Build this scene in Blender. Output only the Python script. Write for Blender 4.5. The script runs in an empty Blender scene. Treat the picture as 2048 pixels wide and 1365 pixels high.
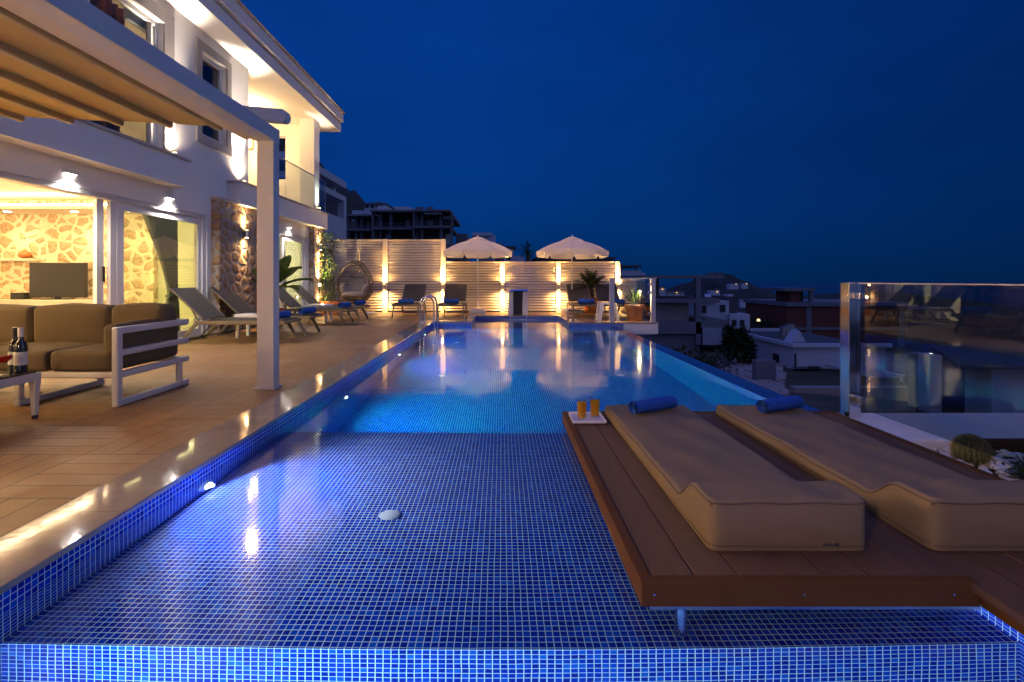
import bpy, math, random
from mathutils import Vector, Matrix
random.seed(7)
R = math.radians
PI = math.pi
sc = bpy.context.scene
C = sc.collection

# ------------------------------------------------------------------ helpers
F, VX, VY, EYE = 1024.0, 1003.0, 560.0, 0.974
def at(px, py, Y):
    return Vector(((px - VX) * Y / F, Y, EYE - (py - VY) * Y / F))

def wloc(o):
    v = Vector((0, 0, 0))
    while o is not None:
        v += o.location
        o = o.parent
    return v

class MB:
    def __init__(s):
        s.v, s.f = [], []
    def add(s, vs, fs):
        n = len(s.v)
        s.v += [tuple(v) for v in vs]
        s.f += [tuple(i + n for i in f) for f in fs]
        return s
    def box(s, x0, x1, y0, y1, z0, z1):
        vs = [(x, y, z) for z in (z0, z1) for y in (y0, y1) for x in (x0, x1)]
        return s.add(vs, [(0, 2, 3, 1), (4, 5, 7, 6), (0, 1, 5, 4), (2, 6, 7, 3), (0, 4, 6, 2), (1, 3, 7, 5)])
    def bar(s, p0, p1, w, h, up=(0, 0, 1)):
        p0, p1 = Vector(p0), Vector(p1)
        d = (p1 - p0).normalized(); u = Vector(up)
        a = d.cross(u)
        if a.length < 1e-4: a = d.cross(Vector((1, 0, 0)))
        a.normalize(); b = a.cross(d).normalized()
        vs = []
        for p in (p0, p1):
            for i, j in ((-1, -1), (1, -1), (1, 1), (-1, 1)):
                vs.append(p + a * (i * w / 2) + b * (j * h / 2))
        return s.add(vs, [(0, 1, 2, 3), (7, 6, 5, 4), (0, 4, 5, 1), (1, 5, 6, 2), (2, 6, 7, 3), (3, 7, 4, 0)])
    def tube(s, pts, r, n=10, closed=False):
        pts = [Vector(p) for p in pts]
        m = len(pts); prev = None; base = len(s.v); vs = []; fs = []
        for i, p in enumerate(pts):
            if closed: d = pts[(i + 1) % m] - pts[i - 1]
            else: d = pts[min(i + 1, m - 1)] - pts[max(i - 1, 0)]
            d.normalize()
            if prev is None:
                a = d.orthogonal().normalized()
            else:
                a = prev - d * prev.dot(d)
                a = a.normalized() if a.length > 1e-5 else d.orthogonal().normalized()
            prev = a; b = d.cross(a)
            rr = r[i] if isinstance(r, (list, tuple)) else r
            for k in range(n):
                t = 2 * PI * k / n
                vs.append(p + (a * math.cos(t) + b * math.sin(t)) * rr)
        for i in range(m if closed else m - 1):
            for k in range(n):
                j = (i + 1) % m
                fs.append((i * n + k, i * n + (k + 1) % n, j * n + (k + 1) % n, j * n + k))
        if not closed:
            fs.append(tuple(range(n - 1, -1, -1))); fs.append(tuple((m - 1) * n + k for k in range(n)))
        return s.add(vs, fs)
    def lathe(s, prof, c=(0, 0, 0), n=24, cap=True):
        vs = []; fs = []
        for r, z in prof:
            for k in range(n):
                t = 2 * PI * k / n
                vs.append((c[0] + r * math.cos(t), c[1] + r * math.sin(t), c[2] + z))
        m = len(prof)
        for i in range(m - 1):
            for k in range(n):
                fs.append((i * n + k, i * n + (k + 1) % n, (i + 1) * n + (k + 1) % n, (i + 1) * n + k))
        if cap:
            fs.append(tuple(range(n - 1, -1, -1))); fs.append(tuple((m - 1) * n + k for k in range(n)))
        return s.add(vs, fs)
    def prism(s, poly, axis, a, b):
        n = len(poly); vs = []
        for t in (a, b):
            for u, v in poly:
                vs.append({'x': (t, u, v), 'y': (u, t, v), 'z': (u, v, t)}[axis])
        fs = [tuple(range(n - 1, -1, -1)), tuple(range(n, 2 * n))]
        fs += [(i, (i + 1) % n, n + (i + 1) % n, n + i) for i in range(n)]
        return s.add(vs, fs)
    def grid(s, fn, nu, nv, closeu=False):
        vs = [fn(i / (nu if closeu else nu - 1), j / (nv - 1)) for j in range(nv) for i in range(nu)]
        fs = []
        for j in range(nv - 1):
            for i in range(nu if closeu else nu - 1):
                i2 = (i + 1) % nu
                fs.append((j * nu + i, j * nu + i2, (j + 1) * nu + i2, (j + 1) * nu + i))
        return s.add(vs, fs)
    def rbox(s, x0, x1, y0, y1, z0, z1, r=0.03, bulge=0.015, n=8, seed=0, wr=0.0):
        """upholstered block: rounded edges, slightly bulging faces, faint wrinkles"""
        rnd = random.Random(seed); ph = [rnd.uniform(0, 6.28) for _ in range(6)]
        c = Vector(((x0 + x1) / 2, (y0 + y1) / 2, (z0 + z1) / 2))
        h = Vector((abs(x1 - x0) / 2, abs(y1 - y0) / 2, abs(z1 - z0) / 2))
        def ts(hh):
            e = min(0.9, r / hh)
            inner = [-(1 - e) + 2 * (1 - e) * i / n for i in range(n + 1)]
            return [-1, -1 + e * .3, -1 + e * .65] + inner + [1 - e * .65, 1 - e * .3, 1]
        for ax in range(3):
            u, w = (ax + 1) % 3, (ax + 2) % 3
            tu, tw = ts(h[u]), ts(h[w])
            for sg in (-1, 1):
                vs = []; fs = []
                for b in tw:
                    for a in tu:
                        p = Vector((0, 0, 0)); p[ax] = sg * h[ax]; p[u] = a * h[u]; p[w] = b * h[w]
                        q = Vector([max(-(h[k] - r), min(h[k] - r, p[k])) for k in range(3)])
                        d = p - q
                        p = q + d.normalized() * r if d.length > 1e-7 else p
                        m = (1 - a * a) * (1 - b * b)
                        p[ax] += sg * bulge * m
                        if wr:
                            p[ax] += wr * m * (math.sin(9 * p[u] + ph[0] + 4 * p[w]) * math.sin(13 * p[w] + ph[1]) + .6 * math.sin(25 * p[u] + ph[2] - 11 * p[w]))
                        vs.append(c + p)
                nu = len(tu)
                for j in range(len(tw) - 1):
                    for i in range(nu - 1):
                        f = (j * nu + i, j * nu + i + 1, (j + 1) * nu + i + 1, (j + 1) * nu + i)
                        fs.append(f if sg > 0 else f[::-1])
                s.add(vs, fs)
        return s
    def leaf(s, p, d, up, L, W, bend=.25):
        d = Vector(d).normalized(); up = Vector(up)
        a = d.cross(up)
        a = a.normalized() if a.length > 1e-4 else d.orthogonal().normalized()
        n = a.cross(d).normalized(); p = Vector(p)
        m = p + d * L * .45; t = p + d * L - n * L * bend
        s.add([p, m + a * W / 2 - n * L * .03, m + n * .0, m - a * W / 2 - n * L * .03, t],
              [(0, 1, 2), (0, 2, 3), (1, 4, 2), (2, 4, 3)])
        return s
    def holed(s, axis, a0, a1, u0, u1, v0, v1, holes):
        """wall slab between planes a0 and a1 (axis x or y) with rectangular holes (u0,u1,v0,v1)"""
        us = sorted(set([u0, u1] + [t for h in holes for t in h[:2] if u0 < t < u1]))
        vs_ = sorted(set([v0, v1] + [t for h in holes for t in h[2:] if v0 < t < v1]))
        def solid(i, j):
            if i < 0 or j < 0 or i >= len(us) - 1 or j >= len(vs_) - 1: return False
            cu, cv = (us[i] + us[i + 1]) / 2, (vs_[j] + vs_[j + 1]) / 2
            return not any(h[0] < cu < h[1] and h[2] < cv < h[3] for h in holes)
        P = (lambda a, u, v: (a, u, v)) if axis == 'x' else (lambda a, u, v: (u, a, v))
        for i in range(len(us) - 1):
            for j in range(len(vs_) - 1):
                if not solid(i, j): continue
                a, b, c, d = us[i], us[i + 1], vs_[j], vs_[j + 1]
                for t in (a0, a1):
                    s.add([P(t, a, c), P(t, b, c), P(t, b, d), P(t, a, d)], [(0, 1, 2, 3)])
                for (ii, jj, q) in ((i - 1, j, (a, c, a, d)), (i + 1, j, (b, c, b, d)), (i, j - 1, (a, c, b, c)), (i, j + 1, (a, d, b, d))):
                    if not solid(ii, jj):
                        s.add([P(a0, q[0], q[1]), P(a1, q[0], q[1]), P(a1, q[2], q[3]), P(a0, q[2], q[3])], [(0, 1, 2, 3)])
        return s
    def build(s, name, mat, parent=None, smooth=False, bevel=0, seg=2, label=None, kind=None):
        me = bpy.data.meshes.new(name)
        vs = s.v
        if parent is not None:
            o0 = wloc(parent)
            vs = [(v[0] - o0.x, v[1] - o0.y, v[2] - o0.z) for v in vs]
        me.from_pydata(vs, [], s.f); me.update()
        me.materials.append(mat)
        if smooth:
            me.polygons.foreach_set('use_smooth', [True] * len(me.polygons))
            try: me.set_sharp_from_angle(angle=R(40))
            except Exception: pass
        o = bpy.data.objects.new(name, me); C.objects.link(o)
        if parent is not None: o.parent = parent
        if bevel:
            b = o.modifiers.new('bevel', 'BEVEL'); b.width = bevel; b.segments = seg; b.limit_method = 'ANGLE'; b.angle_limit = R(40)
        if label: o['label'] = label
        if kind: o['kind'] = kind
        return o

def tag(o, label, cat, group=None, kind=None):
    o['label'] = label; o['category'] = cat
    if group: o['group'] = group
    if kind: o['kind'] = kind
    return o
def thing(name, label, cat, loc=(0, 0, 0), group=None):
    o = bpy.data.objects.new(name, None); o.empty_display_size = .1; C.objects.link(o)
    o.location = loc
    return tag(o, label, cat, group)
def struct(mb, name, mat, **k):
    return mb.build(name, mat, kind='structure', **k)
def copy_tree(o, parent=None):
    c = o.copy(); C.objects.link(c)
    if parent is not None: c.parent = parent
    for ch in list(o.children): copy_tree(ch, c)
    return c
def place_copy(src, loc, rz, label):
    c = copy_tree(src); c.location = loc; c.rotation_euler = (0, 0, rz); c['label'] = label
    return c

# ------------------------------------------------------------------ materials
MATS = {}
class NT:
    def __init__(s, name):
        s.m = bpy.data.materials.new(name); s.m.use_nodes = True
        s.t = s.m.node_tree; s.t.nodes.clear()
        s.out = s.n('ShaderNodeOutputMaterial')
    def n(s, ty, **k):
        x = s.t.nodes.new(ty)
        for a, b in k.items(): setattr(x, a, b)
        return x
    def l(s, a, b): s.t.links.new(a, b)
    def sets(s, sock, v):
        if hasattr(v, 'links'): s.l(v, sock)
        else: sock.default_value = v
    def math(s, op, a, b=None, c=None):
        x = s.n('ShaderNodeMath', operation=op)
        s.sets(x.inputs[0], a)
        if b is not None: s.sets(x.inputs[1], b)
        if c is not None: s.sets(x.inputs[2], c)
        return x.outputs[0]
    def mix(s, f, a, b):
        x = s.n('ShaderNodeMix', data_type='RGBA')
        s.sets(x.inputs[0], f); s.sets(x.inputs[6], a); s.sets(x.inputs[7], b)
        return x.outputs[2]
    def pos(s):
        return s.n('ShaderNodeTexCoord').outputs['Object']
    def noise(s, vec, scale, detail=3, rough=.55):
        x = s.n('ShaderNodeTexNoise'); x.inputs['Scale'].default_value = scale
        x.inputs['Detail'].default_value = detail; x.inputs['Roughness'].default_value = rough
        if vec is not None: s.l(vec, x.inputs['Vector'])
        return x.outputs['Fac']
    def ramp(s, f, stops):
        x = s.n('ShaderNodeValToRGB'); s.l(f, x.inputs[0])
        e = x.color_ramp.elements
        while len(e) < len(stops): e.new(.5)
        for k, (p, c) in enumerate(stops):
            e[k].position = p; e[k].color = c if len(c) == 4 else (*c, 1)
        return x.outputs[0]
    def bump(s, h, strength=.3, dist=.01):
        x = s.n('ShaderNodeBump'); x.inputs['Strength'].default_value = strength; x.inputs['Distance'].default_value = dist
        s.l(h, x.inputs['Height']); return x.outputs[0]
    def scalev(s, vec, v):
        x = s.n('ShaderNodeVectorMath', operation='MULTIPLY'); s.l(vec, x.inputs[0]); x.inputs[1].default_value = v
        return x.outputs[0]
    def pbsdf(s, col, rough=.5, metal=0, normal=None, spec=None, coat=0):
        p = s.n('ShaderNodeBsdfPrincipled')
        s.sets(p.inputs['Base Color'], col if hasattr(col, 'links') else (*col[:3], 1))
        s.sets(p.inputs['Roughness'], rough); p.inputs['Metallic'].default_value = metal
        if spec is not None: p.inputs['Specular IOR Level'].default_value = spec
        if coat: p.inputs['Coat Weight'].default_value = coat
        if normal is not None: s.l(normal, p.inputs['Normal'])
        return p.outputs[0]
    def done(s, sh):
        s.l(sh, s.out.inputs[0]); return s.m

def paint(name, col, rough=.5, metal=0, var=.12, scale=6, bump=.0, bscale=80, bdist=.004, spec=None):
    """surface with slight tone variation and optional fine bump"""
    t = NT(name); p = t.pos()
    f = t.noise(p, scale, 4)
    c = t.mix(t.math('MULTIPLY', f, 1.0), [x * (1 - var) for x in col[:3]] + [1], [min(1, x * (1 + var)) for x in col[:3]] + [1])
    nrm = t.bump(t.noise(p, bscale, 3), bump, bdist) if bump else None
    rr = t.math('ADD', t.math('MULTIPLY', t.noise(p, scale * 2.3, 3), .16), max(.02, rough - .08)) if metal < .5 else rough
    return t.done(t.pbsdf(c, rr, metal, nrm, spec))

def emit(name, col, strength):
    t = NT(name); e = t.n('ShaderNodeEmission'); e.inputs[0].default_value = (*col, 1); e.inputs[1].default_value = strength
    return t.done(e.outputs[0])

def glass(name, tint=(.9, .95, .93), boost=1.0, rough=0.0):
    t = NT(name)
    tr = t.n('ShaderNodeBsdfTransparent'); tr.inputs[0].default_value = (*tint, 1)
    gl = t.n('ShaderNodeBsdfGlossy'); gl.inputs['Roughness'].default_value = rough
    fr = t.n('ShaderNodeFresnel'); fr.inputs[0].default_value = 1.5
    mx = t.n('ShaderNodeMixShader')
    # both faces of the pane mirror a little, so the pane as a whole gets boost x one face
    geo = t.n('ShaderNodeNewGeometry')
    f = t.math('MULTIPLY', t.math('MULTIPLY', fr.outputs[0], boost), t.math('SUBTRACT', 1.0, geo.outputs['Backfacing']))
    t.l(t.math('MINIMUM', f, 1.0), mx.inputs[0]); t.l(tr.outputs[0], mx.inputs[1]); t.l(gl.outputs[0], mx.inputs[2])
    return t.done(mx.outputs[0])

def mosaic(name):
    """25 mm glass mosaic with pale grout, laid on whatever way the face looks"""
    t = NT(name); P = .025
    p = t.n('ShaderNodeNewGeometry').outputs['Position']; nn = t.n('ShaderNodeTexCoord').outputs['Normal']
    # hand-laid sheets: the joints wander by a millimetre or so
    wob = t.n('ShaderNodeTexNoise'); wob.inputs['Scale'].default_value = 9; wob.inputs['Detail'].default_value = 2
    t.l(p, wob.inputs['Vector'])
    w2 = t.n('ShaderNodeVectorMath', operation='MULTIPLY_ADD'); t.l(wob.outputs['Color'], w2.inputs[0])
    w2.inputs[1].default_value = (.005,) * 3; t.l(p, w2.inputs[2])
    sx = t.n('ShaderNodeSeparateXYZ'); t.l(w2.outputs[0], sx.inputs[0])
    sn = t.n('ShaderNodeSeparateXYZ'); t.l(nn, sn.inputs[0])
    g = None; ids = []
    for k in range(3):
        q = t.math('DIVIDE', t.math('ADD', sx.outputs[k], 50.0 + .0015), P)
        fr = t.math('FRACT', q)
        d = t.math('MINIMUM', fr, t.math('SUBTRACT', 1.0, fr))
        line = t.math('LESS_THAN', d, t.math('ADD', .046, t.math('MULTIPLY', wob.outputs['Fac'], .034)))
        on = t.math('LESS_THAN', t.math('ABSOLUTE', sn.outputs[k]), .5)
        line = t.math('MULTIPLY', line, on)
        ids.append(t.math('MULTIPLY', t.math('FLOOR', q), on))
        g = line if g is None else t.math('MAXIMUM', g, line)
    cb = t.n('ShaderNodeCombineXYZ')
    for k in range(3): t.l(ids[k], cb.inputs[k])
    wn = t.n('ShaderNodeTexWhiteNoise', noise_dimensions='3D'); t.l(cb.outputs[0], wn.inputs['Vector'])
    tile = t.ramp(wn.outputs['Value'], [(0, (.001, .016, .29)), (.45, (.001, .030, .45)), (.8, (.002, .054, .55)), (1, (.005, .12, .64))])
    big = t.noise(p, 1.3, 3)
    gc = t.mix(big, (.58, .70, .68, 1), (.72, .82, .78, 1))
    sh = [t.math('FLOOR', t.math('DIVIDE', t.math('ADD', sx.outputs[k], 50.0 + .0015), P * 12)) for k in range(3)]
    cs = t.n('ShaderNodeCombineXYZ')
    for k in range(3): t.l(t.math('MULTIPLY', sh[k], t.math('LESS_THAN', t.math('ABSOLUTE', sn.outputs[k]), .5)), cs.inputs[k])
    ws_ = t.n('ShaderNodeTexWhiteNoise', noise_dimensions='3D'); t.l(cs.outputs[0], ws_.inputs['Vector'])
    tile = t.mix(t.math('MULTIPLY', ws_.outputs['Value'], .28), tile, (.002, .02, .30, 1))
    c = t.mix(g, tile, gc)
    rough = t.math('ADD', t.math('MULTIPLY', g, .5), .12)
    nrm = t.bump(t.math('SUBTRACT', 1.0, g), .25, .0015)
    return t.done(t.pbsdf(c, rough, 0, nrm, .06))

def water_mat():
    t = NT('pool_water')
    p = t.n('ShaderNodeNewGeometry').outputs['Position']
    n1 = t.noise(t.scalev(p, (1.0, 1.6, 1)), 1.6, 2); n2 = t.noise(p, 7, 2)
    h = t.math('ADD', n1, t.math('MULTIPLY', n2, .12))
    nrm = t.bump(h, .12, .012)
    gl = t.n('ShaderNodeBsdfGlossy'); gl.inputs['Roughness'].default_value = .07; gl.inputs['Color'].default_value = (1, 1, 1, 1)
    rf = t.n('ShaderNodeBsdfRefraction'); rf.inputs['IOR'].default_value = 1.333; rf.inputs['Roughness'].default_value = 0
    rf.inputs['Color'].default_value = (.90, .99, 1, 1)
    fr = t.n('ShaderNodeFresnel'); fr.inputs[0].default_value = 1.45
    for x in (gl, rf, fr): t.l(nrm, x.inputs['Normal'])
    mx = t.n('ShaderNodeMixShader'); t.l(fr.outputs[0], mx.inputs[0]); t.l(rf.outputs[0], mx.inputs[1]); t.l(gl.outputs[0], mx.inputs[2])
    return t.done(mx.outputs[0])

def stone_mat(name, scale, mortar=(.62, .57, .5), dark=1.0, gap=.10, pale=0.0):
    t = NT(name); p = t.n('ShaderNodeNewGeometry').outputs['Position']
    nz = t.n('ShaderNodeTexNoise'); nz.inputs['Scale'].default_value = 2.2; nz.inputs['Detail'].default_value = 2; t.l(p, nz.inputs['Vector'])
    w = t.n('ShaderNodeVectorMath', operation='MULTIPLY_ADD'); t.l(nz.outputs['Color'], w.inputs[0]); w.inputs[1].default_value = (.16,) * 3; t.l(p, w.inputs[2])
    q = t.scalev(w.outputs[0], (1, 1, 1.15))
    v1 = t.n('ShaderNodeTexVoronoi', feature='F1'); v2 = t.n('ShaderNodeTexVoronoi', feature='DISTANCE_TO_EDGE')
    for v in (v1, v2):
        v.inputs['Scale'].default_value = scale; v.inputs['Randomness'].default_value = .85; t.l(q, v.inputs['Vector'])
    sep = t.n('ShaderNodeSeparateColor'); t.l(v1.outputs['Color'], sep.inputs[0])
    D = dark
    col = t.ramp(sep.outputs[0], [(0, (.30 * D, .17 * D, .10 * D)), (.35, (.40 * D, .26 * D, .15 * D)), (.6, (.34 * D, .24 * D, .17 * D)), (.8, (.46 * D, .34 * D, .2 * D)), (1, (.26 * D, .14 * D, .1 * D))])
    if pale: col = t.mix(pale, col, (.66, .50, .29, 1))
    grain = t.noise(p, 38, 5, .7)
    pit = t.ramp(grain, [(.34, (.25, .22, .2)), (.44, (.8, .78, .75)), (.55, (1, 1, 1)), (.75, (1.25, 1.2, 1.1))])
    mm = t.n('ShaderNodeMix', data_type='RGBA', blend_type='MULTIPLY'); mm.inputs[0].default_value = 1
    t.l(col, mm.inputs[6]); t.l(pit, mm.inputs[7])
    edge = t.math('ADD', v2.outputs['Distance'], t.math('MULTIPLY', t.math('SUBTRACT', t.noise(p, 14, 3), .5), .07))
    f = t.ramp(edge, [(gap, (0, 0, 0)), (gap + .045, (1, 1, 1))])
    mort = t.mix(t.noise(p, 9, 4), [x * .8 for x in mortar] + [1], [min(1, x * 1.12) for x in mortar] + [1])
    c = t.mix(f, mort, mm.outputs[2])
    h = t.math('ADD', t.math('MULTIPLY', t.ramp(edge, [(.07, (0, 0, 0)), (.24, (1, 1, 1))]), 1.0), t.math('MULTIPLY', grain, .35))
    return t.done(t.pbsdf(c, .85, 0, t.bump(h, .8, .03), .25))

def deck_mat():
    """wood-look deck tiles: 58 cm squares of four boards, the direction turning from square to square"""
    t = NT('deck_boards'); p = t.n('ShaderNodeNewGeometry').outputs['Position']
    sx = t.n('ShaderNodeSeparateXYZ'); t.l(p, sx.inputs[0]); M = .575
    u = t.math('DIVIDE', t.math('ADD', sx.outputs[0], 2.34 + 40 * M), M)
    v = t.math('DIVIDE', t.math('ADD', sx.outputs[1], -2.29 + 40 * M), M)
    par = t.math('MODULO', t.math('ADD', t.math('FLOOR', u), t.math('FLOOR', v)), 2.0)
    along = t.math('ADD', t.math('MULTIPLY', u, t.math('SUBTRACT', 1.0, par)), t.math('MULTIPLY', v, par))
    across = t.math('ADD', t.math('MULTIPLY', v, t.math('SUBTRACT', 1.0, par)), t.math('MULTIPLY', u, par))
    b = t.math('MULTIPLY', across, 4.0); fb = t.math('FRACT', b)
    gap = t.math('LESS_THAN', t.math('MINIMUM', fb, t.math('SUBTRACT', 1.0, fb)), .022)
    fa = t.math('FRACT', along)
    gap2 = t.math('LESS_THAN', t.math('MINIMUM', fa, t.math('SUBTRACT', 1.0, fa)), .005)
    gap = t.math('MAXIMUM', gap, gap2)
    cb = t.n('ShaderNodeCombineXYZ'); t.l(t.math('FLOOR', b), cb.inputs[0]); t.l(t.math('FLOOR', along), cb.inputs[1]); t.l(par, cb.inputs[2])
    wn = t.n('ShaderNodeTexWhiteNoise', noise_dimensions='3D'); t.l(cb.outputs[0], wn.inputs['Vector'])
    cg = t.n('ShaderNodeCombineXYZ'); t.l(t.math('MULTIPLY', along, 1.2), cg.inputs[0]); t.l(t.math('MULTIPLY', across, 40.0), cg.inputs[1]); t.l(wn.outputs['Value'], cg.inputs[2])
    grain = t.noise(cg.outputs[0], 3, 4, .65)
    c = t.mix(grain, (.20, .105, .040, 1), (.45, .27, .11, 1))
    c = t.mix(t.math('MULTIPLY', wn.outputs['Value'], .45), c, (.22, .122, .048, 1))
    c = t.mix(t.math('MULTIPLY', t.noise(p, .9, 4), .3), c, (.16, .10, .06, 1))
    c = t.mix(t.math('MULTIPLY', t.math('GREATER_THAN', t.noise(p, 3.3, 5, .7), .62), .18), c, (.11, .065, .035, 1))
    c = t.mix(gap, c, (.035, .02, .012, 1))
    rib = t.math('SINE', t.math('MULTIPLY', across, 4 * 2 * PI * 14))
    h = t.math('ADD', t.math('MULTIPLY', rib, .25), t.math('MULTIPLY', t.math('SUBTRACT', 1.0, gap), 1.0))
    rg = t.ramp(t.noise(p, 1.1, 5, .65), [(.36, (.38, .38, .38)), (.6, (.64, .64, .64))])
    return t.done(t.pbsdf(c, rg, 0, t.bump(h, .3, .003), .35))

def composite_mat():
    t = NT('grooved_composite'); p = t.n('ShaderNodeNewGeometry').outputs['Position']
    sx = t.n('ShaderNodeSeparateXYZ'); t.l(p, sx.inputs[0])
    rib = t.math('SINE', t.math('MULTIPLY', sx.outputs[0], 2 * PI / .0068))
    g = t.noise(t.scalev(p, (60, 2.5, 1)), 1.0, 4)
    bd = t.n('ShaderNodeTexWhiteNoise', noise_dimensions='1D'); t.l(t.math('FLOOR', t.math('DIVIDE', sx.outputs[0], .145)), bd.inputs['W'])
    c = t.mix(g, (.175, .097, .055, 1), (.29, .168, .095, 1))
    c = t.mix(t.math('MULTIPLY', bd.outputs['Value'], .45), c, (.13, .075, .045, 1))
    c = t.mix(t.math('MULTIPLY', t.ramp(t.noise(p, 5.5, 5, .7), [(.5, (0, 0, 0)), (.68, (1, 1, 1))]), .25), c, (.30, .20, .13, 1))
    c = t.mix(t.ramp(rib, [(.25, (1, 1, 1)), (.6, (0, 0, 0))]), c, (.10, .056, .04, 1))
    return t.done(t.pbsdf(c, .55, 0, t.bump(rib, .8, .003), .3))

def fabric(name, col, scale=900, var=.1):
    t = NT(name); p = t.pos()
    sx = t.n('ShaderNodeSeparateXYZ'); t.l(p, sx.inputs[0])
    w = t.math('MULTIPLY', t.math('SINE', t.math('MULTIPLY', t.math('ADD', sx.outputs[0], sx.outputs[2]), scale)), t.math('SINE', t.math('MULTIPLY', t.math('ADD', sx.outputs[1], sx.outputs[2]), scale)))
    f = t.noise(p, 5, 4)
    c = t.mix(f, [x * (1 - var) for x in col] + [1], [x * (1 + var) for x in col] + [1])
    h = t.math('ADD', t.math('MULTIPLY', w, .3), t.math('MULTIPLY', t.noise(p, 18, 3), 1.2))
    pb = t.pbsdf(c, .85, 0, t.bump(h, .25, .006), .2)
    return t.done(pb)

def marble():
    t = NT('polished_marble'); p = t.n('ShaderNodeNewGeometry').outputs['Position']
    a = t.noise(p, 2.2, 8, .65); b = t.noise(t.scalev(p, (3, 1, 1)), 7, 6, .7)
    c = t.ramp(a, [(.3, (.27, .215, .15)), (.5, (.40, .33, .245)), (.62, (.32, .265, .195)), (.75, (.48, .41, .31))])
    c = t.mix(t.math('MULTIPLY', b, .45), c, (.21, .175, .14, 1))
    sx = t.n('ShaderNodeSeparateXYZ'); t.l(p, sx.inputs[0])
    fy = t.math('FRACT', t.math('DIVIDE', t.math('ADD', sx.outputs[1], 30.25), .6))
    j = t.math('LESS_THAN', fy, .005)
    c = t.mix(j, c, (.18, .15, .12, 1))
    r = t.math('ADD', t.math('MULTIPLY', t.noise(p, 14, 4), .10), .015)
    return t.done(t.pbsdf(c, r, 0, t.bump(t.noise(p, 24, 3), .06, .004), .6))

def leafmat(name, a, b, rough=.4):
    t = NT(name); p = t.pos()
    c = t.mix(t.noise(p, 9, 3), (*a, 1), (*b, 1))
    pb = t.pbsdf(c, rough, 0, None, .4)
    tr = t.n('ShaderNodeBsdfTranslucent'); t.l(c, tr.inputs[0])
    mx = t.n('ShaderNodeMixShader'); mx.inputs[0].default_value = .25; t.l(pb, mx.inputs[1]); t.l(tr.outputs[0], mx.inputs[2])
    return t.done(mx.outputs[0])

def canvas(name, col, trans=.35):
    t = NT(name); p = t.pos()
    sx = t.n('ShaderNodeSeparateXYZ'); t.l(p, sx.inputs[0])
    w = t.math('MULTIPLY', t.math('SINE', t.math('MULTIPLY', sx.outputs[0], 520)), t.math('SINE', t.math('MULTIPLY', sx.outputs[1], 520)))
    c = t.mix(t.noise(p, 4, 4), [x * .92 for x in col] + [1], [min(1, x * 1.06) for x in col] + [1])
    c = t.mix(t.math('MULTIPLY', t.math('GREATER_THAN', w, .2), .22), c, [x * .6 for x in col] + [1])
    d = t.n('ShaderNodeBsdfDiffuse'); t.l(c, d.inputs[0]); tr = t.n('ShaderNodeBsdfTranslucent'); t.l(c, tr.inputs[0])
    mx = t.n('ShaderNodeMixShader'); mx.inputs[0].default_value = trans; t.l(d.outputs[0], mx.inputs[1]); t.l(tr.outputs[0], mx.inputs[2])
    return t.done(mx.outputs[0])

def ground_mat():
    t = NT('dry_ground'); p = t.n('ShaderNodeNewGeometry').outputs['Position']
    a = t.noise(p, .12, 6, .6); b = t.noise(p, 2.5, 5, .7)
    c = t.ramp(a, [(.35, (.035, .05, .02)), (.5, (.10, .085, .055)), (.65, (.19, .16, .12))])
    c = t.mix(t.math('MULTIPLY', b, .5), c, (.05, .05, .03, 1))
    return t.done(t.pbsdf(c, .95, 0, t.bump(b, .8, .3), .1))

def brick_mat():
    t = NT('hollow_brick'); p = t.pos()
    b = t.n('ShaderNodeTexBrick'); b.inputs['Scale'].default_value = 1.6
    b.inputs['Color1'].default_value = (.17, .045, .03, 1); b.inputs['Color2'].default_value = (.12, .034, .024, 1); b.inputs['Mortar'].default_value = (.16, .10, .08, 1)
    sx = t.n('ShaderNodeSeparateXYZ'); t.l(p, sx.inputs[0]); cb = t.n('ShaderNodeCombineXYZ')
    t.l(t.math('ADD', sx.outputs[0], sx.outputs[1]), cb.inputs[0]); t.l(sx.outputs[2], cb.inputs[1]); t.l(cb.outputs[0], b.inputs['Vector'])
    return t.done(t.pbsdf(b.outputs['Color'], .9, 0, None, .15))

def stripes_mat():
    t = NT('striped_curtain'); p = t.pos(); sx = t.n('ShaderNodeSeparateXYZ'); t.l(p, sx.inputs[0])
    f = t.math('FRACT', t.math('MULTIPLY', sx.outputs[1], 3.2))
    c = t.ramp(f, [(0, (.45, .17, .04)), (.3, (.16, .06, .04)), (.5, (.05, .03, .07)), (.75, (.2, .08, .05)), (1, (.4, .15, .04))])
    return t.done(t.pbsdf(c, .8))

def dial_mat():
    t = NT('grey_shingle'); p = t.pos()
    return t.done(t.pbsdf(t.mix(t.noise(p, 3, 4), (.05, .045, .05, 1), (.09, .08, .08, 1)), .8))

m_tile = mosaic('blue_mosaic'); m_water = water_mat(); m_marble = marble(); m_deck = deck_mat(); m_comp = composite_mat()
m_fascia = paint('brown_fascia', (.115, .050, .014), .6, var=.2, scale=9, bump=.06, spec=.12)
m_wall = paint('white_render', (.74, .72, .70), .8, var=.05, scale=1.5, bump=.35, bscale=70, bdist=.006, spec=.2)
m_wallin = paint('cream_plaster', (.72, .64, .50), .8, var=.04, bump=.1, spec=.2)
m_wallgreen = paint('pale_green_plaster', (.62, .64, .46), .7, var=.04, spec=.3)
m_grayt = paint('grey_trim', (.36, .33, .31), .7, var=.08, bump=.25, bscale=90)
m_stone = stone_mat('rubble_stone', 4.4, (.34, .31, .30), .95, .07, .12); m_stonein = stone_mat('pale_rubble_stone', 4.2, (.84, .72, .50), 1.6, .085, .66)
m_white = paint('white_metal', (.53, .52, .51), .35, var=.03, scale=3, spec=.5)
m_upvc = paint('white_frame', (.72, .70, .68), .3, var=.03, scale=3)
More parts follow.
